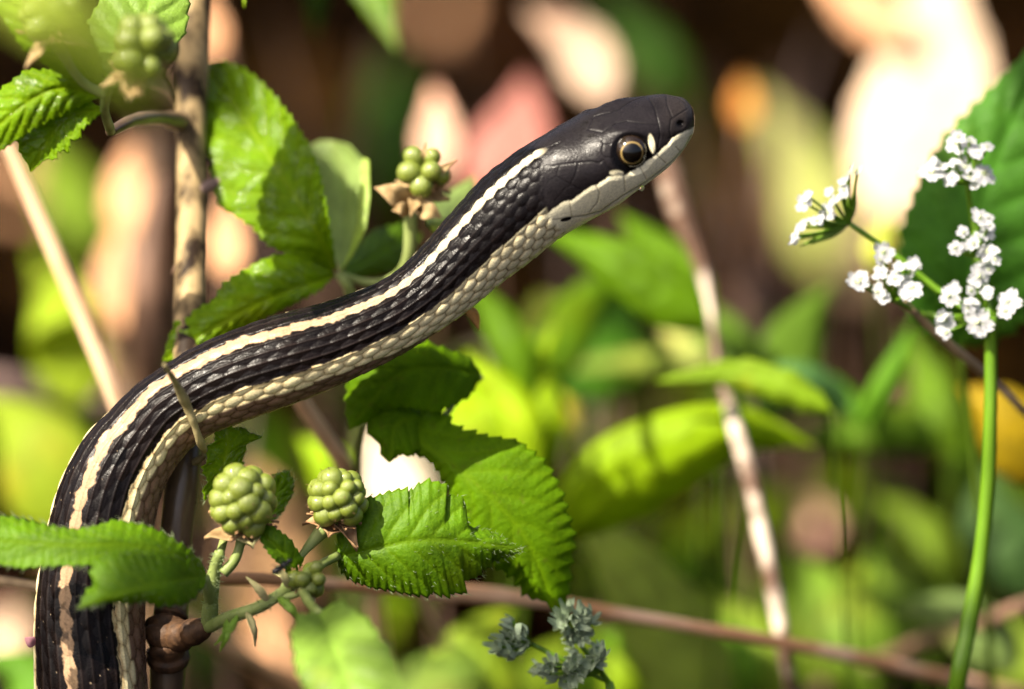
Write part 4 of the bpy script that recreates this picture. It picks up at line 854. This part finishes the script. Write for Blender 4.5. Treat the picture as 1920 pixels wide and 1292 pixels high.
weed('green leaf spread under the reddish stem right of the buds', (.13, .26, .012), [([(1330, 1340, 1.37), (1260, 1270, 1.37), (1200, 1220, 1.375), (1120, 1190, 1.38)], 60, 70), ([(1380, 1330, 1.39), (1360, 1260, 1.39), (1330, 1210, 1.40), (1260, 1150, 1.41)], 70, 70)])
weed('olive green leaf left of the buds', (.15, .22, .012), [([(860, 1360, 1.37), (880, 1290, 1.37), (900, 1210, 1.375), (960, 1140, 1.38)], 80, 90), ([(930, 1370, 1.40), (1000, 1300, 1.40), (1050, 1250, 1.41), (1120, 1180, 1.42)], 70, 60)])
weed('green leaf in the lower left corner behind the stem', (.08, .19, .012), [([(100, 1380, 1.36), (70, 1310, 1.36), (40, 1260, 1.365), (-30, 1230, 1.37)], 50, 60)])
weed('mid green leaf behind the neck, right of the young fruit stalk', GREEN, [([(990, 760, 1.37), (960, 660, 1.37), (915, 580, 1.375), (840, 510, 1.38)], 36, 44), ([(1010, 740, 1.40), (1060, 640, 1.40), (1110, 560, 1.41), (1220, 480, 1.42)], 52, 46, 8)])
weed('dark leaf filling the gap right of the snake\'s middle', (.05, .14, .008), [([(1130, 760, 1.46), (1120, 680, 1.46), (1140, 600, 1.47), (1200, 530, 1.48)], 100, 100)])
weed('dull olive leaf behind the mottled grass stem', (.16, .22, .03), [([(1330, 720, 1.43), (1270, 690, 1.43), (1190, 680, 1.44), (1040, 690, 1.45)], 22, 24)])
weed('small pale leaf catching light right of the snake\'s middle', (.26, .33, .05), [([(1060, 620, 1.52), (1035, 600, 1.52), (1015, 575, 1.53)], 24, 24)])  # leaf added to make a bright blurred highlight
weed('small pale leaf beside the tip of the mottled stem', (.30, .35, .10), [([(1340, 690, 1.42), (1290, 655, 1.42), (1235, 610, 1.43)], 28, 26)])
weed('small round olive yellow leaf above the large dark leaf', (.28, .27, .012), [([(1075, 800, 1.47), (1058, 775, 1.47), (1045, 740, 1.48)], 26, 26)])
weed('pale yellow green leaf standing above the tilted flower cluster', (.30, .33, .10), [([(1545, 520, 1.55), (1520, 400, 1.55), (1490, 300, 1.56), (1420, 170, 1.57)], 62, 88)])
weed('small yellow green leaf behind the middle flower cluster', (.36, .42, .06), [([(1790, 540, 1.40), (1770, 490, 1.40), (1745, 440, 1.41)], 32, 32)])
weed('small lime leaf left of the middle flower cluster', (.36, .42, .06), [([(1640, 500, 1.42), (1650, 460, 1.42), (1670, 400, 1.43)], 26, 26)])
def withered(label, col, d, mid, wl, wr, lit=True, trans=.3, lean=.5):
    """A dead leaf still held on its dry stem, standing at depth d."""
    low = max(q[1] for q in mid); mid3 = [(a, b, d + lean * (low - b) * S0) for a, b in mid]
    t = ((0 - CAM.z) / d - fwd.z) / upv.z; gy = TH / 2 - t * FD / S0; bx, by = mid[0]
    o = thing('withered_plant', label, 'dead plant', P(bx + 20, gy, d)); rs = random.Random(int(bx + by))
    mat = leaf_mat(col, trans, .55, .08, (1.15, 1.1, 1.05), tuple(min(1, c * 1.3) for c in col), .3)
    sleaf('leaf', mid3, wl, wr, mat, o, dl=24, dr=-20, teeth=7, tooth=9, veins=6, quilt=10, nu=44, nv=9, seed=int(bx) % 83)
    tube('stem', [(bx, by, d, 4), (bx + rs.uniform(-30, 30), by + (gy - by) * .4, d + .01, 5), (bx + 20, gy + 10, d, 6)], M_brown, o, 16, 7)
    if lit:
        for a, b, c in mid3: LIT.append((P(a, b, c), max(wl, wr) * .75 * S0))
    return o
weed('bright lime leaf pair just under the snake\'s middle', (.22, .33, .004), [([(1000, 900, 1.36), (980, 800, 1.36), (940, 730, 1.365), (870, 660, 1.37)], 46, 40), ([(1010, 890, 1.37), (1020, 790, 1.37), (1010, 700, 1.375), (1040, 610, 1.38)], 34, 40)])
weed('light green leaf crossing behind the mottled stem at mid height', (.16, .26, .01), [([(1560, 770, 1.30), (1470, 725, 1.30), (1370, 700, 1.305), (1230, 715, 1.31)], 34, 32, 6)])
weed('sunlit olive leaf under the round pinkish dead leaf', (.16, .21, .01), [([(1450, 1250, 1.44), (1500, 1170, 1.44), (1570, 1110, 1.45), (1680, 1060, 1.46)], 46, 60, 6)])
weed('light green leaf in the corner right of the flower stem foot', (.15, .22, .02), [([(1960, 1330, 1.40), (1910, 1240, 1.40), (1860, 1180, 1.405), (1770, 1120, 1.41)], 60, 55, 6)])
weed('pale green leaf behind the bottom of the mottled stem', (.17, .25, .02), [([(1480, 1340, 1.40), (1440, 1250, 1.40), (1390, 1180, 1.405), (1310, 1100, 1.41)], 55, 60, 8)])
weed('sunlit leaf standing between the buds and the mottled stem', (.19, .29, .008), [([(1150, 1330, 1.42), (1180, 1250, 1.42), (1230, 1180, 1.425), (1300, 1120, 1.43)], 50, 55, 8)])
weed('mid green leaf behind the thin dry stem at right', (.09, .17, .006), [([(1800, 860, 1.45), (1760, 780, 1.45), (1740, 700, 1.46), (1690, 620, 1.47)], 50, 50, 6)])
weed('soft green leaf behind the lower flower stem', (.10, .16, .008), [([(1760, 1120, 1.48), (1740, 1040, 1.48), (1700, 980, 1.49), (1640, 930, 1.495)], 55, 60, 6)])
for k in range(16):
    rs = random.Random(500 + k); bx = rs.uniform(380, 1880); d0_ = rs.uniform(1.42, 1.62); t_ = ((0 - CAM.z) / d0_ - fwd.z) / upv.z; gy_ = TH / 2 - t_ * FD / S0; ty_ = rs.uniform(-60, 420); tx_ = bx + rs.uniform(-320, 320)
    stalk('dry_straw', 'thin dry straw, blurred, standing in the brown shade behind the plants', 'straw', [(tx_, ty_, d0_ + .02, 2), ((tx_ * 2 + bx) / 3 + rs.uniform(-40, 40), ty_ * .6 + gy_ * .4 - 120, d0_ + .01, 6), (bx, gy_ + 8, d0_, 7)], (M_brown, M_purple, M_node)[k % 3], 24, .1, k, 'dry straws in the background', 7)
# leaves hanging into the top of the frame from an overhanging shoot
H = thing('overhanging_shoot', 'green leaflets hanging into view above the snake, near the brown shade', 'bramble', P(560, -420, 1.30))
tube('stem', [(380, -330, 1.236, 10), (372, -300, 1.236, 12), (480, -300, 1.27, 10), (600, -230, 1.31, 9), (720, -200, 1.34, 8), (860, -190, 1.36, 6)], M_petiole, H, 40, 8)
for mid, wl, wr, c in (([(600, -225, 1.31), (600, -100, 1.32), (595, -10, 1.325), (590, 72, 1.33)], 38, 40, DEEP), ([(700, -205, 1.335), (690, -90, 1.315), (715, 10, 1.305), (745, 96, 1.30)], 52, 55, GREEN), ([(480, -300, 1.27), (470, -150, 1.24), (460, -50, 1.225), (458, 14, 1.22)], 14, 14, BRIGHT)):
    sleaf('leaf', mid, wl, wr, leaf_mat(c), H, dl=20, dr=20, teeth=12, tooth=6, veins=8, quilt=6, nu=60, nv=9, seed=wl)

# soft leaves close to the lens side, in front of the cane
gfg = dz(2600, 0)
FG = thing('foreground_bramble', 'very soft pale green leaf in front of the upper fruit', 'bramble', P(-900, 2600, gfg))
tube('stem', [(-900, 2620, gfg, 12), (-800, 1500, 1.08, 12), (-520, 300, .97, 10), (-200, -60, .955, 8), (-10, -20, .95, 6)], M_petiole, FG, 40, 8)
sleaf('leaf', [(-10, -20, .95), (100, 20, .95), (200, 100, .955), (290, 200, .96)], 58, 58, leaf_mat((.34, .44, .07), .5), FG, dl=20, dr=20, teeth=12, tooth=7, veins=7, quilt=8, seed=71)
for q in ((100, 20), (200, 70), (290, 120)): LIT.append((P(*q, .955), 90 * S0))
FH = thing('foreground_weed', 'very soft green leaf rising from the bottom edge beside the buds', 'weed', P(760, 2500, dz(2500, 0)))
tube('stem', [(760, 2520, dz(2500, 0), 10), (770, 1900, 1.05, 9), (790, 1400, 1.045, 6)], M_gstem, FH, 20, 8)
sleaf('leaf', [(790, 1420, 1.045), (800, 1360, 1.04), (840, 1290, 1.04), (900, 1225, 1.045)], 90, 90, ML_soft, FH, dl=20, dr=20, teeth=10, tooth=7, veins=7, quilt=8, seed=72)

LIT.append((P(830, 1300, 1.04), 110 * S0)); LIT.append((P(650, 1260, 1.15), 80 * S0))
# ------------------------------------------------------------------ dead leaves on the ground
def dead(label, col, mid, wl, wr, lean=1.2, trans=.25, h=0.0, name='dead_leaf', rough=.5, lit=None):
    """A dead leaf resting on the litter: it touches the ground at its lowest row and leans back from there."""
    l, r = edges([(*q, 1.5) for q in mid], wl, wr)
    low = max(max(q[1] for q in l), max(q[1] for q in r), max(q[1] for q in mid)); d0 = dz(low, .000)
    f = lambda px, py: d0 + lean * (low - py) * S0 * d0 / FD
    mat = leaf_mat(col, trans, rough, .08, (1.15, 1.1, 1.05), tuple(min(1, c * 1.3) for c in col), .35)
    o = leaf(name, [(*q, 1.5) for q in mid], l, r, mat, None, dl=25, dr=-25, veins=7, quilt=10, nu=34, nv=8, ddepth=f, seed=int(mid[0][0]) % 89)
    k = len(mid) // 2; cx, cy = [sum(q[i] for q in mid) / len(mid) for i in (0, 1)]
    if (lit if lit is not None else col[0] > .48): LIT.append((P(cx, cy, float(f(cx, cy))), max(wl, wr) * 1.15 * S0 * d0 / FD))
    return tag(o, label, 'leaf')
PEA = (.62, .36, .20); TAN = (.50, .30, .15); PNK = (.58, .27, .22); BRN = (.085, .038, .004); CRM = (.72, .56, .40); ORG = (.50, .22, .05)
withered('huge sunlit peach dead leaf above the white flowers', CRM, 1.43, [(1640, 400), (1700, 270), (1745, 120), (1750, -120)], 115, 140)
withered('peach dead leaf lobe standing out left of the huge sunlit leaf', PEA, 1.44, [(1690, 90), (1650, 50), (1600, 10), (1520, -60)], 46, 60)
dead('beige dead leaf behind the tilted flower cluster', (.50, .38, .22), [(1600, 560), (1600, 450), (1600, 360), (1610, 290)], 60, 55)
withered('pinkish white dead leaf lit by the sun above the snake\'s neck', (.56, .42, .31), 1.42, [(1130, 195), (1105, 130), (1075, 80), (985, 20)], 48, 58)
withered('dusky pink dead leaf just behind the snake\'s neck', (.40, .17, .14), 1.42, [(920, 390), (945, 300), (975, 220), (985, 140)], 72, 82)
withered('pale pink narrow dead leaf above the young fruit', (.66, .44, .32), 1.40, [(825, 330), (820, 270), (820, 220), (814, 160)], 36, 38)
withered('rust orange leaf fragment above right of the snake\'s snout', ORG, 1.45, [(1395, 232), (1395, 195), (1395, 145)], 22, 22)
withered('peach dead leaf beside the top of the cane', PEA, 1.42, [(385, 110), (384, 60), (382, -15)], 36, 36)
dead('small pinkish dead leaf beside the cane above the side branch', (.55, .36, .26), [(366, 160), (362, 120), (360, 80)], 16, 16)
withered('tan dead leaf right of the cane above the wet leaflet', PEA, 1.36, [(425, 520), (425, 460), (430, 400), (425, 360)], 38, 34)
dead('peach dead leaf left of the slanting stalk top', PEA, [(20, 400), (30, 330), (40, 270), (30, 230)], 40, 50)
withered('tan dead leaf between slanting stalk and cane', PEA, 1.40, [(240, 450), (232, 370), (238, 310), (250, 260)], 36, 44)
withered('peach dead leaf low between slanting stalk and cane', PEA, 1.40, [(215, 630), (205, 550), (212, 480), (225, 410)], 32, 34)
dead('orange tan dead leaf against the back of the snake\'s bend', PEA, [(250, 760), (235, 720), (240, 690), (270, 650)], 40, 40)
dead('rusty brown dead leaf left of the slanting stalk', BRN, [(90, 560), (80, 500), (70, 440), (50, 380)], 45, 45)
withered('white sunlit dead leaf in the gap above the green fruit', (.80, .70, .56), 1.44, [(740, 980), (735, 920), (720, 860), (690, 790)], 56, 62)
dead('pale sunlit dead leaf behind the bright leaf right of the snake', (.78, .70, .45), [(890, 840), (890, 780), (890, 720), (930, 660)], 46, 46)
dead('round pinkish dead leaf glowing alone in the brown shade', (.62, .38, .29), [(1530, 1010), (1530, 985), (1530, 940)], 27, 27, .6)
dead('small pink dead leaf above the dull green leaf', (.55, .28, .24), [(1715, 800), (1710, 770), (1700, 735)], 24, 24)
dead('pinkish dead leaf at the foot of the snake', PNK, [(60, 1230), (70, 1170), (60, 1110), (30, 1060)], 40, 50)
dead('white sunlit dead leaf in the corner beside the snake', CRM, [(-20, 1260), (0, 1220), (20, 1180), (30, 1130)], 36, 30)
dead('orange dead leaf low beside the snake', ORG, [(40, 1200), (60, 1160), (90, 1130), (100, 1080)], 24, 28)
dead('peach dead leaf under the long green leaf', PEA, [(40, 1130), (70, 1100), (110, 1070), (120, 1030)], 26, 30)
dead('brown dead leaf seen through the gap behind the cane and fruit', TAN, [(480, 1150), (500, 1060), (470, 940), (440, 860)], 70, 90)
dead('tan dead leaf behind the soft pale leaf', PEA, [(560, 1290), (530, 1220), (500, 1160), (470, 1120)], 50, 50)
dead('brown dead leaf right of the arched bright leaf', BRN, [(1360, 1020), (1330, 960), (1290, 930), (1220, 900)], 40, 50)
dead('rusty dead leaf in the shade left of the flower stem', (.055, .018, .004), [(1720, 980), (1700, 900), (1660, 850), (1620, 810)], 70, 70)
dead('olive brown dead leaf beside the snake\'s snout', (.085, .05, .004), [(1390, 380), (1370, 320), (1340, 280), (1300, 220)], 50, 60)
dead('orange brown dead leaf under the snake\'s chin', (.12, .052, .004), [(1420, 520), (1410, 450), (1400, 400), (1380, 330)], 50, 60)
dead('brown dead leaf above the wet leaflet', BRN, [(620, 260), (600, 190), (570, 140), (530, 90)], 70, 70)
dead('dark rust dead leaf above the snake\'s neck', (.045, .016, .002), [(900, 160), (900, 100), (880, 50), (860, -20)], 60, 60)
dead('tan dead leaf tip at the top edge beside the hanging leaflets', PEA, [(840, 60), (830, 20), (820, -40)], 26, 26)
dead('dim beige dead leaf behind the crown of the snake\'s head', (.24, .16, .07), [(1270, 230), (1250, 190), (1200, 160), (1130, 140)], 36, 36)

# ------------------------------------------------------------------ loose litter and low ground cover
def litter(name, n, cols, size, zr, label_seed, region, up=.5, aspect=.5):
    g = np.random.default_rng(label_seed); V = []; F = []; C = []
    lp = np.array([tuple(q[0]) for q in LIT]); lr = np.array([q[1] for q in LIT]); ts = np.array(TOSUN); tc_ = np.array(CAM) - lp; tc_ /= np.linalg.norm(tc_, axis=1)[:, None]
    for k in range(n):
        x = g.uniform(*region[0]); y = g.uniform(*region[1]); w_ = np.array([x, y, .012]) - lp; du = w_ @ ts; dv = (w_ * tc_).sum(1)
        hid = ((np.linalg.norm(w_ - du[:, None] * ts, axis=1) < lr * .8 + .010) & (du > 0)) | ((np.linalg.norm(w_ - dv[:, None] * tc_, axis=1) < lr * .8 + .008) & (dv > 0))
        if hid.any(): continue
        an = g.uniform(0, 6.28); s_ = g.uniform(*size); t1, t2 = g.normal(0, up), g.normal(0, up)
        ca, sa = math.cos(an), math.sin(an); b = len(V); c = cols[int(g.integers(0, len(cols)))]; z0 = g.uniform(*zr) ; cu = g.uniform(-.6, .9)
        for i in range(5):
            u = i / 4 - .5; wd = aspect * math.sin(math.pi * (i + .35) / 4.7)
            for j in (-1, 0, 1):
                lx, ly = u * s_, j * wd * s_ * .5; lz = t1 * lx + t2 * ly + cu * s_ * (u * u + .3 * j * j * wd)
                V.append((x + lx * ca - ly * sa, y + lx * sa + ly * ca, max(-.006, z0 + lz + .25 * abs(t1) * s_))); C.append((*c, 1))
        F += (grid_faces(5, 3) + b).tolist()
    me = mesh_from(name, V, F); a = me.color_attributes.new('tint', 'FLOAT_COLOR', 'POINT'); a.data.foreach_set('color', np.array(C, np.float32).ravel())
    m, nt, bs, out = newmat(name); at = N(nt, 'ShaderNodeAttribute', attribute_name='tint'); f, raw = noise_ramp(nt, 120, .3, .7)
    c = mixc(nt, f, (.7, .7, .7), (1.25, 1.25, 1.25)); c = mixc(nt, 1.0, at.outputs['Color'], c, 'MULTIPLY'); nt.links.new(c, bs.inputs['Base Color'])
    bs.inputs['Roughness'].default_value = .7; bs.inputs['Specular IOR Level'].default_value = .04
    tr = N(nt, 'ShaderNodeBsdfTranslucent'); nt.links.new(c, tr.inputs[0]); mx = N(nt, 'ShaderNodeMixShader'); mx.inputs[0].default_value = .25
    nt.links.new(bs.outputs[0], mx.inputs[1]); nt.links.new(tr.outputs[0], mx.inputs[2]); nt.links.new(mx.outputs[0], out.inputs[0])
    o = link(name, me, m); o['kind'] = 'stuff'; return o
litter('leaf_litter', 3200, [(.018, .0075, .0004), (.011, .004, .0002), (.024, .010, .0005), (.006, .002, .0001), (.034, .015, .001), (.014, .0035, .0003)], (.02, .05), (-.003, .012), 5, ((-.9, .9), (-.6, 1.5)), .45, .55)
litter('ground_cover', 520, [(.05, .11, .002), (.07, .13, .002), (.03, .07, .002), (.10, .15, .003)], (.012, .028), (.004, .03), 6, ((-.35, .35), (.18, .36)), .5, .6)

# ------------------------------------------------------------------ unseen leaves added overhead, gaps shaped to place sun and shade
def overhead():
    g = np.random.default_rng(12); ts = np.array(TOSUN)
    lit = [(1260, 380, 1.284, 40), (1350, 700, 1.278, 30), (1400, 870, 1.272, 50), (1440, 1060, 1.27, 50),
           (700, 590, 1.195, 70), (800, 530, 1.195, 70), (880, 450, 1.195, 80), (960, 380, 1.195, 80), (1040, 330, 1.195, 80), (1120, 290, 1.195, 80), (1200, 260, 1.195, 75), (1270, 230, 1.195, 50),
           (1890, 265, 1.25, 45), (60, 380, 1.249, 40), (120, 500, 1.25, 40), (170, 630, 1.25, 40), (960, 980, 1.208, 80), (1010, 900, 1.21, 60), (760, 720, 1.212, 60), (1850, 800, 1.217, 60), (1840, 1000, 1.22, 60), (1100, 1140, 1.246, 60), (1500, 1210, 1.258, 60), (720, 1100, 1.238, 50),
           (530, 390, 1.22, 90), (590, 440, 1.22, 60), (470, 560, 1.216, 80), (380, 620, 1.215, 70), (80, 270, 1.188, 60), (60, 130, 1.18, 90), (250, 100, 1.165, 80), (120, 500, 1.25, 60), (200, 700, 1.25, 50),
           (170, 1000, 1.19, 120), (180, 860, 1.195, 110), (300, 740, 1.195, 100), (450, 680, 1.195, 90), (560, 630, 1.195, 70), (1650, 450, 1.213, 180), (1820, 420, 1.213, 120), (456, 940, 1.188, 80), (634, 930, 1.194, 70), (650, 330, 1.24, 70), (790, 330, 1.217, 70),
           (640, 850, 1.245, 50), (950, 1115, 1.243, 80), (1300, 1175, 1.25, 60), (1200, 1230, 1.37, 60), (360, 450, 1.224, 60), (360, 580, 1.22, 40)]
    global ALLLIT
    ALLLIT = allp = [(P(a, b, c), r_ * S0 * c / FD) for a, b, c, r_ in lit] + LIT
    lp = np.array([tuple(q[0]) for q in allp]); lr = np.array([q[1] for q in allp])
    V, F = [], []; n = 0
    for x in np.arange(-.30, .30, .0125):
        for y in np.arange(-.22, 1.0, .0145):
            p = np.array([x + g.uniform(-.01, .01), y + g.uniform(-.01, .01), .06]); q = p + ts * ((g.uniform(.74, 1.0) - .06) / ts[2])
            sz = g.uniform(.020, .034); w_ = q - lp; perp = np.linalg.norm(w_ - (w_ @ ts)[:, None] * ts, axis=1)
            if (perp < lr * .85 + sz * .36).any() or g.random() < .05: continue
            an = g.uniform(0, 6.28); ca, sa = math.cos(an), math.sin(an); t1, t2 = g.normal(0, .25, 2); b = len(V); cu = g.uniform(-.5, .1)
            for i in range(7):
                u = i / 6 - .5; wd = .62 * math.sin(math.pi * (i + .25) / 6.5) ** .8
                for j in (-1, -.5, 0, .5, 1):
                    lx, ly = u * sz, j * wd * sz * .5; V.append((q[0] + lx * ca - ly * sa, q[1] + lx * sa + ly * ca, q[2] + t1 * lx + t2 * ly + cu * sz * (u * u + .4 * j * j * wd)))
            F += (grid_faces(7, 5) + b).tolist(); n += 1
    for px, py, d, rpx_ in ((415, 165, 1.233, 55), (1790, 480, 1.243, 80), (560, 60, 1.33, 50)):  # extra unseen leaves added to shade these chosen spots
        p = np.array(P(px, py, d)); sz = rpx_ * 3.6 * S0
        for rep_ in range(3):
            q = p + ts * ((g.uniform(.74, 1.0) - p[2]) / ts[2]) + g.normal(0, .25 * rpx_ * S0, 3); an = g.uniform(0, 6.28); ca, sa = math.cos(an), math.sin(an); b = len(V)
            for i in range(7):
                u = i / 6 - .5; wd = .75 * math.sin(math.pi * (i + .25) / 6.5) ** .8
                for j in (-1, -.5, 0, .5, 1):
                    lx, ly = u * sz, j * wd * sz * .5; V.append((q[0] + lx * ca - ly * sa, q[1] + lx * sa + ly * ca, q[2] - .3 * sz * (u * u + .4 * j * j * wd)))
            F += (grid_faces(7, 5) + b).tolist()
    o = link('added_shade_leaves', mesh_from('added_shade_leaves', V, F), leaf_mat(GREEN, .3)); o['kind'] = 'stuff'
overhead()

# ------------------------------------------------------------------ small things
I = thing('insect', 'tiny black insect sitting among the stalks between the two fruits', 'insect', P(530, 1066, 1.180))
def blob(name, px, py, d, rx, ry, rot, mat, parent):
    bm = bmesh.new(); bmesh.ops.create_uvsphere(bm, u_segments=14, v_segments=10, radius=1); k = S0 * d / FD
    M = Matrix.Translation(P(px, py, d)) @ Matrix((rgt, upv, -fwd)).transposed().to_4x4() @ Matrix.Rotation(rot, 4, 'Z') @ Matrix.Diagonal((rx * k, ry * k, ry * k, 1))
    bmesh.ops.transform(bm, matrix=M, verts=bm.verts); me = bpy.data.meshes.new(name); bm.to_mesh(me); bm.free(); me.polygons.foreach_set('use_smooth', np.ones(len(me.polygons), bool))
    return link(name, me, mat, parent)
M_ins = solid_mat('insect_shell', (.004, .004, .005), (.012, .011, .012), .2, .5, 300)
blob('abdomen', 520, 1069, 1.1795, 13, 7, .5, M_ins, I); blob('thorax', 533, 1059, 1.179, 8, 6, .5, M_ins, I); blob('head', 542, 1052, 1.179, 6, 5, .5, M_ins, I)
for k, (a, b, c, e) in enumerate(((528, 1062, 516, 1052), (532, 1060, 526, 1046), (536, 1058, 548, 1066), (530, 1063, 540, 1076), (524, 1066, 530, 1082), (522, 1066, 508, 1060))):
    tube('leg', [(a, b, 1.179, 1.4), ((a + c) / 2, (b + e) / 2 - 3, 1.178, 1.2), (c, e, 1.180, .8)], M_ins, I, 6, 5)
m, nt, bs, out = newmat('water'); bs.inputs['Transmission Weight'].default_value = 1; bs.inputs['Roughness'].default_value = .0; bs.inputs['IOR'].default_value = 1.33
f_, _r = noise_ramp(nt, 50, 0, 1); nt.links.new(mixc(nt, f_, (.95, .97, 1.0), (1, 1, 1)), bs.inputs['Base Color'])
tag(blob('water_drop', 1203, 352, 1.1925, 5.5, 6.5, 0, m, None), 'tiny water drop hanging under the snake\'s jaw', 'drop')
fl = sleaf('petal', [(66, 1208, 1.197), (56, 1202, 1.196), (47, 1196, 1.197)], 11, 11, solid_mat('pink_petal', (.50, .22, .26), (.62, .32, .36), .6, .2, 300, None, .0001, 0, .4), None, nu=16, nv=5, veins=2, quilt=1)
tag(fl, 'small pink petal stuck to the snake\'s left side near the bottom', 'petal')
sc_ = sleaf('dead_leaf', [(872, 576, 1.2035), (888, 592, 1.206), (898, 618, 1.209)], 12, 9, leaf_mat((.42, .30, .14), .3), None, nu=18, nv=5, veins=3, quilt=3)
tag(sc_, 'small curled tan scrap of leaf hanging under the snake\'s neck', 'leaf')
